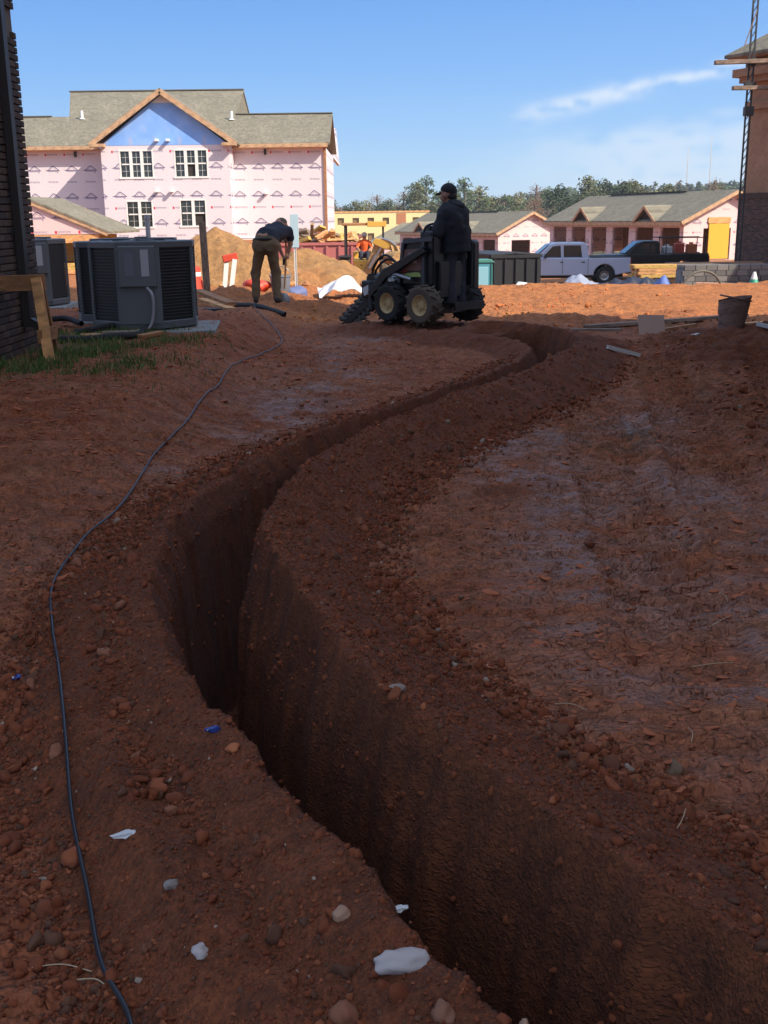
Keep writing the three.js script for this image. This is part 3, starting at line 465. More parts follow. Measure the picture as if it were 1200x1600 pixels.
// ---------------------------------------------------------------- trees far behind
const bark = std(L(0.10, 0.075, 0.06), 0.95);
const leafMat = c => new THREE.MeshStandardMaterial({ color: L(...c), roughness: 0.9, side: THREE.DoubleSide });
const leaf = { pine: leafMat([0.085, 0.12, 0.05]), oak: leafMat([0.12, 0.13, 0.055]), pale: leafMat([0.18, 0.175, 0.085]), dark: leafMat([0.055, 0.078, 0.038]), rust: leafMat([0.26, 0.12, 0.07]), bare: leafMat([0.24, 0.165, 0.125]) };
function leafCloud(clumps, per, size, R) {        // many small leaf faces spread through each clump
  const pos = [];
  for (const [cx, cy, cz, rx, ry] of clumps) for (let i = 0; i < per; i++) {
    let x, y, z; do { x = R() * 2 - 1; y = R() * 2 - 1; z = R() * 2 - 1; } while (x * x + y * y + z * z > 1);
    const k = 0.55 + 0.45 * Math.sqrt(x * x + y * y + z * z); x = cx + x * rx * k; y = cy + y * ry * k; z = cz + z * rx * k;
    const a = V(R() - 0.5, R() - 0.5, R() - 0.5).normalize().multiplyScalar(size * (0.6 + R() * 0.8)), b = V(R() - 0.5, R() - 0.5, R() - 0.5).cross(a).normalize().multiplyScalar(size * (0.4 + R() * 0.5));
    pos.push(x - a.x, y - a.y, z - a.z, x + b.x, y + b.y, z + b.z, x + a.x, y + a.y, z + a.z, x - a.x, y - a.y, z - a.z, x + a.x, y + a.y, z + a.z, x - b.x, y - b.y, z - b.z);
  }
  const g = new THREE.BufferGeometry(); g.setAttribute('position', new THREE.Float32BufferAttribute(pos, 3)); g.computeVertexNormals(); return g;
}
function makeTree(kind, mat, seed) {
  const R = rng(seed), t = new THREE.Group(); const H = 14, clumps = [], limbs = [];
  const pine = kind === 'pine', bareT = kind === 'bare';
  limbs.push(tube([[0, -0.5, 0], [0.15 * (R() - 0.5), H * 0.35, 0.2 * (R() - 0.5)], [0.5 * (R() - 0.5), H * 0.7, 0.4 * (R() - 0.5)], [0.5 * (R() - 0.5), H * 0.95, 0]], 0.17, 6, 10));
  const n = pine ? 17 : 22;
  for (let i = 0; i < n; i++) {
    const f = (i + 0.5) / n, a = i * 2.4 + R(), y = pine ? lerp(H * 0.42, H * 0.98, f) : lerp(H * 0.22, H * 0.93, f);
    const w = pine ? 2.5 * Math.sin(Math.PI * (0.25 + 0.72 * f)) * (0.6 + R() * 0.7) : 3.9 * Math.sin(Math.PI * (0.14 + 0.8 * f)) * (0.65 + R() * 0.5);
    const x = Math.cos(a) * w * 0.8, z = Math.sin(a) * w * 0.8;
    limbs.push(bar([0, y - 0.6 - w * 0.2, 0], [x, y, z], 0.07));
    clumps.push([x, y, z, pine ? 0.9 + R() * 0.6 : 1.2 + R() * 0.8, pine ? 0.55 + R() * 0.4 : 0.9 + R() * 0.6]);
    if (!pine) clumps.push([x * 0.5, y + R() - 0.5, z * 0.5, 1.3, 1.0]);
  }
  mesh('trunk', limbs, bark, t);
  mesh('crown', leafCloud(clumps, pine ? 60 : bareT ? 42 : 55, bareT ? 0.13 : pine ? 0.22 : 0.24, R), mat, t);
  return t;
}
{
  const protos = { pine: [11, 12, 13].map(s => makeTree('pine', leaf.pine, s)), darkpine: [14, 15].map(s => makeTree('pine', leaf.dark, s)), oak: [21, 22].map(s => makeTree('oak', leaf.oak, s)), dark: [23, 24].map(s => makeTree('oak', leaf.dark, s)), pale: [25, 26].map(s => makeTree('oak', leaf.pale, s)), rust: [31, 32].map(s => makeTree('bare', leaf.rust, s)), bare: [33, 34].map(s => makeTree('bare', leaf.bare, s)) };
  const kindName = { pine: 'pine_tree', darkpine: 'pine_tree', oak: 'broadleaf_tree', dark: 'broadleaf_tree', pale: 'broadleaf_tree', rust: 'autumn_tree', bare: 'bare_tree' };
  const words = { pine: 'tall green pine with bare trunk', darkpine: 'dark pine with ragged crown', oak: 'olive green broadleaf tree', dark: 'dark green rounded broadleaf tree', pale: 'pale yellow green broadleaf tree', rust: 'rust red autumn tree', bare: 'leafless brown twiggy tree' };
  // runs of the wood: [azimuth tangent from, to, distance, top height from, to (m over eye level), count, kinds, place]
  const runs = [
    [-0.056, -0.02, 250, 3.5, 4.5, 6, ['dark', 'oak', 'rust', 'bare'], 'beyond the house corner'],
    [-0.02, 0.03, 255, 4.0, 5.5, 8, ['oak', 'pale', 'bare', 'dark'], 'behind the yellow building'],
    [0.025, 0.075, 260, 6.0, 8.0, 9, ['pine', 'oak', 'pine', 'oak'], 'behind the man on the machine'],
    [0.075, 0.15, 250, 5.0, 6.5, 11, ['pine', 'pale', 'pine', 'oak', 'bare'], 'above the distant garage roof'],
    [0.125, 0.165, 215, 3.0, 4.0, 5, ['bare', 'rust', 'bare'], 'at the distant garage gable'],
    [0.155, 0.225, 215, 6.8, 8.0, 9, ['dark', 'darkpine', 'dark', 'oak', 'darkpine'], 'between the two garages'],
    [0.215, 0.30, 225, 4.6, 6.0, 11, ['oak', 'darkpine', 'pale', 'dark', 'pale'], 'above the mustard panel garage roof'],
    [0.29, 0.35, 215, 4.6, 6.8, 8, ['bare', 'rust', 'bare', 'pale'], 'beside the scaffold mast'],
    [0.35, 0.5, 210, 5, 7, 8, ['oak', 'bare', 'pine'], 'past the beige building'],
    [-0.3, -0.06, 260, 3, 5, 10, ['oak', 'dark', 'pine', 'bare'], 'behind the pink house'],
  ];
  const R = rng(404), made = [], ord = ['first', 'second', 'third', 'fourth', 'fifth', 'sixth'];
  for (const [a0, a1, dist, h0, h1, n, kinds, place] of runs) for (let i = 0; i < n; i++) {
    const k = kinds[i % kinds.length], src = protos[k][Math.floor(R() * protos[k].length)], d = dist + (R() - 0.5) * 40;
    const x = (a0 + (a1 - a0) * (i + 0.2 + R() * 0.6) / n) * d, z = -d, y = baseHeight(x, z), top = 1.6 + lerp(h0 * 0.55, h1 * 1.2, R()) * d / 240 * 0.95;
    const t = src.clone(); t.name = numbered(kindName[k]); t.position.set(x, y, z); const s = (top - y) / 14.4; t.scale.set(s * (0.85 + R() * 0.3), s, s * (0.85 + R() * 0.3)); t.rotation.y = R() * 6.28; scene.add(t);
    t.userData = { place, k }; made.push(t);
  }
  for (const [, , , , , , kinds, place] of runs) for (const k of new Set(kinds)) { const same = made.filter(t => t.userData.place === place && t.userData.k === k).sort((a, b) => a.position.x / -a.position.z - b.position.x / -b.position.z); same.forEach((t, i) => { t.userData = {}; tag(t, (same.length > 1 ? ord[i] + ' from left, ' : '') + words[k] + ' ' + place, 'tree', 'trees of the wood ' + place); }); }
  // wood on the low hill further off, one mass
  const src = [rng(7), rng(8)].map((r, i) => geo(leafCloud(Array.from({ length: 9 }, (_, q) => [(r() - 0.5) * 4, 3 + q * 0.9, (r() - 0.5) * 4, 2.3 - q * 0.14, 1.5]), 26, 0.55, r)));
  src.forEach((g, i) => {
    const N = 800, im = new THREE.InstancedMesh(g, i ? leaf.dark : leaf.pine, N); im.name = i ? 'hillside_woods_001' : 'hillside_woods'; const m = new THREE.Matrix4(), c = new THREE.Color();
    for (let q = 0; q < N; q++) { const d = 420 + R() * 300, a = lerp(-0.35, 0.55, R()), x = a * d, z = -d, s = 0.8 + R() * 0.6; m.makeRotationY(R() * 6.28).scale(V(s, s * 0.75, s)).setPosition(x, baseHeight(x, z) - 2.5, z); im.setMatrixAt(q, m); const k = R(); im.setColorAt(q, k < 0.08 ? c.setRGB(3.2, 1.2, 0.9) : k < 0.2 ? c.setRGB(1.8, 1.5, 1.2) : c.setRGB(0.8 + R() * 0.5, 0.8 + R() * 0.5, 0.8 + R() * 0.4)); }
    tag(im, i ? 'darker trees mixed through the wooded hill on the skyline' : 'green woods covering the low hill on the skyline', 'woods', null, 'stuff'); im.castShadow = true; scene.add(im);
  });
  // two thin radio masts on the skyline
  for (const [x, h, l] of [[232, 42, 'taller thin radio mast on the skyline'], [216, 36, 'shorter thin radio mast on the skyline']]) single('radio_mast', [bar([-0.5, 0, 0], [-0.1, h, 0], 0.25), bar([0.5, 0, 0], [0.1, h, 0], 0.25), bar([0, 0, -0.6], [0, h, 0], 0.25)], std(L(0.55, 0.55, 0.58), 0.7), l, 'mast', [x, baseHeight(x, -800), -800]);
}
// ---------------------------------------------------------------- figures: smooth-joined tapered bones meshed with surface nets
function surfaceNet(field, min, max, cell) {
  const n = [0, 1, 2].map(i => Math.ceil((max[i] - min[i]) / cell) + 1), [nx, ny, nz] = n, F = new Float32Array(nx * ny * nz), id = (i, j, k) => (k * ny + j) * nx + i;
  for (let k = 0; k < nz; k++) for (let j = 0; j < ny; j++) for (let i = 0; i < nx; i++) F[id(i, j, k)] = field(min[0] + i * cell, min[1] + j * cell, min[2] + k * cell);
  const vid = new Int32Array(nx * ny * nz).fill(-1), pos = [], idx = [];
  const E = [[0, 0, 0, 1, 0, 0], [0, 0, 0, 0, 1, 0], [0, 0, 0, 0, 0, 1], [1, 0, 0, 1, 1, 0], [1, 0, 0, 1, 0, 1], [0, 1, 0, 1, 1, 0], [0, 1, 0, 0, 1, 1], [0, 0, 1, 1, 0, 1], [0, 0, 1, 0, 1, 1], [1, 1, 0, 1, 1, 1], [1, 0, 1, 1, 1, 1], [0, 1, 1, 1, 1, 1]];
  for (let k = 0; k < nz - 1; k++) for (let j = 0; j < ny - 1; j++) for (let i = 0; i < nx - 1; i++) {
    let c = 0, sx = 0, sy = 0, sz = 0;
    for (const e of E) { const a = F[id(i + e[0], j + e[1], k + e[2])], b = F[id(i + e[3], j + e[4], k + e[5])]; if ((a < 0) !== (b < 0)) { const t = a / (a - b); sx += e[0] + (e[3] - e[0]) * t; sy += e[1] + (e[4] - e[1]) * t; sz += e[2] + (e[5] - e[2]) * t; c++; } }
    if (c) { vid[id(i, j, k)] = pos.length / 3; pos.push(min[0] + (i + sx / c) * cell, min[1] + (j + sy / c) * cell, min[2] + (k + sz / c) * cell); }
  }
  const q = (a, b, c, d, f) => { if (a < 0 || b < 0 || c < 0 || d < 0) return; if (f) idx.push(a, b, c, a, c, d); else idx.push(a, c, b, a, d, c); };
  for (let k = 1; k < nz - 1; k++) for (let j = 1; j < ny - 1; j++) for (let i = 1; i < nx - 1; i++) {
    const s = F[id(i, j, k)] < 0;
    if (s !== (F[id(i + 1, j, k)] < 0)) q(vid[id(i, j - 1, k - 1)], vid[id(i, j, k - 1)], vid[id(i, j, k)], vid[id(i, j - 1, k)], s);
    if (s !== (F[id(i, j + 1, k)] < 0)) q(vid[id(i - 1, j, k - 1)], vid[id(i - 1, j, k)], vid[id(i, j, k)], vid[id(i, j, k - 1)], s);
    if (s !== (F[id(i, j, k + 1)] < 0)) q(vid[id(i - 1, j - 1, k)], vid[id(i, j - 1, k)], vid[id(i, j, k)], vid[id(i - 1, j, k)], s);
  }
  const g = new THREE.BufferGeometry(); g.setAttribute('position', new THREE.Float32BufferAttribute(pos, 3)); g.setIndex(idx); g.computeVertexNormals(); return g;
}
// bones: [ax, ay, az, ra, bx, by, bz, rb, colour key, blend]
function figure(bones, colours, cell, wrinkle = 0) {
  const min = [1e9, 1e9, 1e9], max = [-1e9, -1e9, -1e9];
  for (const b of bones) for (const o of [0, 4]) for (let i = 0; i < 3; i++) { min[i] = Math.min(min[i], b[o + i] - b[o + 3] - 0.05); max[i] = Math.max(max[i], b[o + i] + b[o + 3] + 0.05); }
  const dist = (b, x, y, z) => { const dx = b[4] - b[0], dy = b[5] - b[1], dz = b[6] - b[2], l = dx * dx + dy * dy + dz * dz || 1e-9, t = clamp(((x - b[0]) * dx + (y - b[1]) * dy + (z - b[2]) * dz) / l); return Math.hypot(x - b[0] - dx * t, y - b[1] - dy * t, z - b[2] - dz * t) - lerp(b[3], b[7], t); };
  const f = (x, y, z) => { let d = 1e9; for (const b of bones) { const e = dist(b, x, y, z), k = b[9] ?? 0.04; if (e > d + 0.3) continue; const h = clamp(0.5 + 0.5 * (d - e) / k); d = d > 1e8 ? e : lerp(d, e, h) - k * h * (1 - h); } if (wrinkle) d += (noise3(x * 9, y * 14, z * 9) - 0.5) * wrinkle; return d; };
  const g = surfaceNet(f, min, max, cell), p = g.attributes.position, c = new Float32Array(p.count * 3);
  for (let i = 0; i < p.count; i++) { const x = p.getX(i), y = p.getY(i), z = p.getZ(i); let m = 1e9, key = null; for (const b of bones) { const e = dist(b, x, y, z); if (e < m) { m = e; key = b[8]; } } const q = colours[key], v = 0.9 + 0.2 * noise3(x * 22, y * 22, z * 22); c[i * 3] = q[0] * v; c[i * 3 + 1] = q[1] * v; c[i * 3 + 2] = q[2] * v; }
  g.setAttribute('color', new THREE.BufferAttribute(c, 3)); return g;
}
const figMat = new THREE.MeshStandardMaterial({ color: 0xffffff, vertexColors: true, roughness: 0.85, side: THREE.DoubleSide });
function rawMesh(name, g, m, parent) { const o = new THREE.Mesh(g, m); o.name = name; o.castShadow = o.receiveShadow = true; parent.add(o); return o; }
// hand of five fingers: wrist w, pointing along d (unit), palm normal n; curl 0..1; returns bones
function hand(w, d, n, curl, side, key) {
  const D = V(...d).normalize(), Nn = V(...n).normalize(), S = D.clone().cross(Nn).normalize().multiplyScalar(side), W = V(...w), o = [], k = 0.008;
  const at = (a, s, q) => W.clone().addScaledVector(D, a).addScaledVector(S, s).addScaledVector(Nn, q), B = (p, rp, q, rq) => o.push([p.x, p.y, p.z, rp, q.x, q.y, q.z, rq, key, k]);
  B(at(0, 0, 0), 0.027, at(0.05, 0, 0), 0.026); B(at(0.03, -0.02, 0), 0.019, at(0.085, -0.028, 0), 0.014); B(at(0.03, 0.02, 0), 0.019, at(0.085, 0.028, 0), 0.014); B(at(0.04, 0, 0), 0.02, at(0.088, 0, 0), 0.015);
  [[-0.03, 0.062], [-0.01, 0.078], [0.01, 0.074], [0.03, 0.058]].forEach(([s, l]) => { const a = curl * 1.1, p0 = at(0.085, s, 0), p1 = at(0.085 + Math.cos(a) * l * 0.5, s, Math.sin(a) * l * 0.5), p2 = at(0.085 + Math.cos(a) * l * 0.5 + Math.cos(a * 2) * l * 0.5, s, Math.sin(a) * l * 0.5 + Math.sin(a * 2) * l * 0.5); B(p0, 0.0105, p1, 0.0095); B(p1, 0.0095, p2, 0.008); });
  const t0 = at(0.02, -0.03, 0.005), t1 = at(0.055, -0.06, 0.02), t2 = at(0.085, -0.062, 0.035 + curl * 0.01); B(t0, 0.014, t1, 0.0115); B(t1, 0.0115, t2, 0.009);
  return o;
}
const skin = [0.42, 0.22, 0.14];
function limb(P, list) { return list.map(([a, ra, b, rb, key, k]) => { const p = P(...a), q = P(...b); return [...p, ra, ...q, rb, key, k ?? 0.04]; }); }
{ // operator standing on the rear platform, seen from behind, head bowed
  const base = [1.04, 0.31, -15.55], f = [-0.76, -0.65], r = [0.65, -0.76];
  const P = (a, b, y) => [a * f[0] + b * r[0], y, a * f[1] + b * r[1]];
  const t = thing('person', 'person in dark jacket and black cap standing on the trencher platform', 'person', base);
  const bones = limb(P, [
    [[0, -0.07, 1.0], 0.16, [0.03, -0.09, 1.28], 0.17, 'coat', 0.08], [[0, 0.07, 1.0], 0.16, [0.03, 0.09, 1.28], 0.17, 'coat', 0.08], [[0, -0.08, 0.92], 0.12, [0, 0.08, 0.92], 0.12, 'trousers', 0.05], 
    [[0.04, -0.13, 1.36], 0.115, [0.04, 0.13, 1.36], 0.115, 'coat', 0.07], [[0.04, -0.2, 1.35], 0.085, [0.08, -0.32, 1.08], 0.082, 'coat'], [[0.08, -0.32, 1.08], 0.08, [0.29, -0.22, 0.98], 0.056, 'coat'],
    [[0.04, 0.2, 1.35], 0.085, [0.08, 0.32, 1.08], 0.082, 'coat'], [[0.08, 0.32, 1.08], 0.08, [0.29, 0.22, 0.98], 0.056, 'coat'],
    [[0.01, -0.06, 1.44], 0.075, [0.01, 0.06, 1.44], 0.075, 'coat', 0.05],
    [[0.05, 0, 1.42], 0.062, [0.1, 0, 1.52], 0.058, 'skin', 0.02], [[0.12, 0, 1.56], 0.088, [0.13, 0, 1.61], 0.098, 'skin', 0.03], [[0.18, 0, 1.51], 0.05, [0.2, 0, 1.54], 0.05, 'skin', 0.03], [[0.225, 0, 1.555], 0.016, [0.24, 0, 1.535], 0.016, 'skin', 0.01],
    [[0.12, -0.1, 1.56], 0.018, [0.12, -0.104, 1.585], 0.016, 'skin', 0.01], [[0.12, 0.1, 1.56], 0.018, [0.12, 0.104, 1.585], 0.016, 'skin', 0.01],
    [[0.02, -0.09, 0.88], 0.115, [0.03, -0.11, 0.48], 0.092, 'trousers'], [[0.03, -0.11, 0.48], 0.09, [-0.02, -0.12, 0.13], 0.088, 'trousers'], [[0.02, 0.09, 0.88], 0.115, [0.03, 0.11, 0.48], 0.092, 'trousers'], [[0.03, 0.11, 0.48], 0.09, [-0.02, 0.12, 0.13], 0.088, 'trousers'],
    [[-0.05, -0.12, 0.05], 0.05, [0.16, -0.13, 0.042], 0.042, 'shoe', 0.015], [[-0.05, 0.12, 0.05], 0.05, [0.16, 0.13, 0.042], 0.042, 'shoe', 0.015],
  ]);
  bones.push(...hand(P(0.31, -0.215, 0.97), [f[0], -0.1, f[1]], [0, -1, 0], 0.8, 1, 'skin'), ...hand(P(0.31, 0.215, 0.97), [f[0], -0.1, f[1]], [0, -1, 0], 0.8, -1, 'skin'));
  rawMesh('body', figure(bones, { coat: [0.012, 0.013, 0.02], trousers: [0.028, 0.028, 0.038], shoe: [0.30, 0.27, 0.21], skin: [0.33, 0.17, 0.11] }, 0.0135, 0.035), figMat, t);
  const hem = []; for (let i = 0; i <= 8; i++) hem.push(new THREE.Vector2(lerp(0.235, 0.222, i / 8) + 0.006 * Math.sin(i * 2), lerp(0.80, 1.12, i / 8)));
  const skirt = new THREE.LatheGeometry(hem, 36), sp = skirt.attributes.position; for (let i = 0; i < sp.count; i++) { const a = Math.atan2(sp.getZ(i), sp.getX(i)), k = 1 + 0.035 * Math.sin(a * 7 + sp.getY(i) * 9); sp.setXYZ(i, sp.getX(i) * 0.86 * k, sp.getY(i) - 0.03 * Math.cos(a), sp.getZ(i) * k); } skirt.computeVertexNormals(); skirt.rotateY(Math.atan2(0.65, -0.76));
  mesh('jacket_hem', skirt, std(L(0.012, 0.013, 0.02), 0.9), t);
  const hc = P(0.125, 0, 1.63), capM = std(L(0.01, 0.01, 0.012), 0.85);
  const dome = new THREE.SphereGeometry(0.113, 20, 10, 0, 6.3, 0, 1.6); dome.scale(1.06, 0.98, 1).rotateZ(0.25).rotateY(Math.atan2(0.65, -0.76)).translate(...hc);
  const cap = mesh('cap', dome, capM, t); const bc = P(0.255, 0, 1.605); const brim = cyl(0.085, 0.085, 0.012, 0, 0, 0, null, 20).scale(1, 1, 0.9).rotateZ(-0.28).rotateY(Math.atan2(0.65, -0.76)).translate(...bc); mesh('brim', brim, capM, cap);
  mesh('beard', new THREE.SphereGeometry(0.045, 12, 8).scale(0.7, 0.8, 1).translate(...P(0.205, 0, 1.485)), std(L(0.45, 0.42, 0.4), 0.95), t);
  mesh('hair', new THREE.SphereGeometry(0.095, 14, 10).scale(0.9, 0.7, 1).translate(...P(0.085, 0, 1.56)), std(L(0.03, 0.02, 0.016), 0.95), t);
  mesh('hood', tube([P(0.03, -0.12, 1.45), P(-0.06, -0.05, 1.43), P(-0.07, 0.05, 1.43), P(0.03, 0.12, 1.45)], 0.045, 8), std(L(0.011, 0.012, 0.018), 0.9), t);
}
{ // person bent over a shovel, seen from behind
  const by = ground(-1.98, -19.3), t = thing('person', 'person in navy shirt and brown trousers bending over a shovel', 'person', [-1.98, by - 0.01, -19.3]);
  const P = (x, y, z) => [x, y, z];
  const bones = limb(P, [
    [[-0.1, 0.96, 0], 0.135, [0.09, 0.96, 0], 0.135, 'trousers'], [[-0.09, 1.03, -0.02], 0.125, [0.07, 1.03, -0.02], 0.125, 'trousers'],
    [[-0.1, 0.92, 0], 0.11, [-0.2, 0.5, -0.06], 0.082, 'trousers'], [[-0.2, 0.5, -0.06], 0.08, [-0.2, 0.12, 0.02], 0.068, 'trousers'], [[0.09, 0.92, 0], 0.11, [0.15, 0.5, -0.08], 0.082, 'trousers'], [[0.15, 0.5, -0.08], 0.08, [0.17, 0.1, 0.02], 0.068, 'trousers'],
    [[-0.2, 0.05, 0.06], 0.052, [-0.22, 0.045, -0.15], 0.045, 'shoe', 0.015], [[0.17, 0.05, 0.06], 0.052, [0.2, 0.045, -0.15], 0.045, 'shoe', 0.015],
    [[-0.05, 1.085, -0.05], 0.118, [0.07, 1.09, -0.05], 0.112, 'skin'],
    [[-0.03, 1.135, -0.1], 0.142, [0.17, 1.22, -0.38], 0.145, 'shirt', 0.05], [[0.1, 1.12, -0.08], 0.14, [0.26, 1.18, -0.36], 0.13, 'shirt', 0.05], [[0.02, 1.25, -0.46], 0.085, [0.34, 1.2, -0.42], 0.085, 'shirt', 0.05],
    [[0.36, 1.2, -0.42], 0.078, [0.39, 1.08, -0.44], 0.066, 'shirt'], [[0.385, 1.08, -0.44], 0.05, [0.385, 0.98, -0.46], 0.044, 'skin'], [[0.385, 0.98, -0.46], 0.044, [0.355, 0.84, -0.46], 0.032, 'skin'],
    [[0.02, 1.24, -0.48], 0.078, [0.09, 1.1, -0.56], 0.066, 'shirt'], [[0.09, 1.1, -0.56], 0.05, [0.16, 0.95, -0.6], 0.044, 'skin'], [[0.16, 0.95, -0.6], 0.042, [0.27, 0.72, -0.5], 0.03, 'skin'],
    [[0.19, 1.27, -0.48], 0.06, [0.22, 1.3, -0.56], 0.058, 'skin', 0.02], [[0.225, 1.33, -0.57], 0.095, [0.235, 1.28, -0.65], 0.088, 'skin', 0.03], [[0.24, 1.2, -0.68], 0.05, [0.24, 1.22, -0.7], 0.05, 'skin', 0.03], [[0.24, 1.22, -0.755], 0.015, [0.24, 1.2, -0.75], 0.014, 'skin', 0.01],
    [[0.13, 1.29, -0.6], 0.018, [0.128, 1.27, -0.61], 0.016, 'skin', 0.01], [[0.33, 1.29, -0.6], 0.018, [0.332, 1.27, -0.61], 0.016, 'skin', 0.01],
  ]);
  bones.push(...hand([0.35, 0.83, -0.46], [-0.15, -1, 0], [-1, 0, 0.2], 0.95, 1, 'skin'), ...hand([0.28, 0.7, -0.5], [0.15, -1, 0.2], [0.9, 0, 0.3], 0.95, -1, 'skin'));
  rawMesh('body', figure(bones, { shirt: [0.014, 0.016, 0.03], trousers: [0.135, 0.085, 0.045], shoe: [0.03, 0.026, 0.024], skin }, 0.014, 0.025), figMat, t);
  const belt = new THREE.TorusGeometry(0.145, 0.026, 8, 28).scale(1.3, 0.95, 1).rotateX(Math.PI / 2 - 0.2).translate(-0.01, 1.055, -0.025); mesh('belt', belt, std(L(0.012, 0.01, 0.009), 0.6), t);
  mesh('hair', new THREE.SphereGeometry(0.106, 18, 12).scale(1, 0.82, 0.95).translate(0.228, 1.345, -0.585), std(L(0.10, 0.075, 0.06), 0.95), t);
  mesh('back_pocket', [box(0.11, 0.11, 0.012, -0.1, 0.93, 0.142, [-0.1, 0, 0]), box(0.11, 0.11, 0.012, 0.09, 0.93, 0.142, [-0.1, 0, 0])], std(L(0.11, 0.068, 0.035), 0.9), t);
  const s = thing('shovel', 'long wooden handled shovel held by the bending person', 'shovel', [-1.98, by, -19.3]);
  mesh('shaft', tube([[0.31, 1.02, -0.46], [0.29, 0.6, -0.45], [0.255, 0.2, -0.44]], 0.017, 8), lumber, s);
  mesh('grip', cyl(0.024, 0.024, 0.1, 0.262, 0.66, -0.452, null, 10), black, s);
  const bl = new THREE.SphereGeometry(0.15, 16, 10, 0, Math.PI * 2, 0, Math.PI).scale(0.72, 1, 0.12).translate(0.245, -0.02, -0.44); mesh('blade', bl, steel, s);
}
const rubber = std(L(0.022, 0.021, 0.02), 0.92), rubberDusty = std(L(0.10, 0.075, 0.055), 0.95), paintBlack = std(L(0.009, 0.009, 0.01), 0.35), hubTan = std(L(0.52, 0.36, 0.17), 0.7), rustRed = std(L(0.22, 0.075, 0.05), 0.6), yellow = std(L(0.62, 0.36, 0.06), 0.6), tanMud = std(L(0.42, 0.27, 0.13), 0.95, { map: grainTex([0.92, 0.9, 0.86], 0, [1, 1], 0.6, 4, [1, 1]) });
function wheel(parent, r, w, tm, rm, at, lugs = 0) {      // axle along local z
  const pts = []; for (let i = 0; i <= 12; i++) { const a = Math.PI * i / 12; pts.push(new THREE.Vector2(r - 0.18 * r + 0.18 * r * Math.sin(a) ** 0.6, -Math.cos(a) * w / 2)); }
  const prof = [new THREE.Vector2(r * 0.55, -w / 2 * 0.9), ...pts, new THREE.Vector2(r * 0.55, w / 2 * 0.9)], g = [new THREE.LatheGeometry(prof, 32).rotateX(Math.PI / 2)];
  if (lugs) for (let i = 0; i < lugs; i++) for (const q of [-1, 1]) { const a = (i + (q > 0 ? 0.5 : 0)) * 2 * Math.PI / lugs; const b = box(r * 0.09, r * 0.11, w * 0.52); b.applyMatrix4(new THREE.Matrix4().makeRotationY(q * 0.5)).translate(0, 0, 0); b.rotateZ(-Math.PI / 2).translate(r * 1.0, 0, q * w * 0.25).rotateZ(a); g.push(b); }
  const t = mesh('wheel', g, tm, parent); t.position.set(...at);
  mesh('rim', [new THREE.LatheGeometry([[0, w * 0.28], [r * 0.18, w * 0.3], [r * 0.2, w * 0.22], [r * 0.42, w * 0.2], [r * 0.5, w * 0.42], [r * 0.57, w * 0.45], [r * 0.57, -w * 0.45], [0, -w * 0.4]].map(p => new THREE.Vector2(p[0], -p[1])), 24).rotateX(Math.PI / 2), ...[0, 1, 2, 3, 4].map(i => cyl(0.012, 0.012, 0.03, Math.cos(i * 1.257) * r * 0.3, Math.sin(i * 1.257) * r * 0.3, -w * 0.22, [Math.PI / 2, 0, 0], 6))], rm, t);
  return t;
}
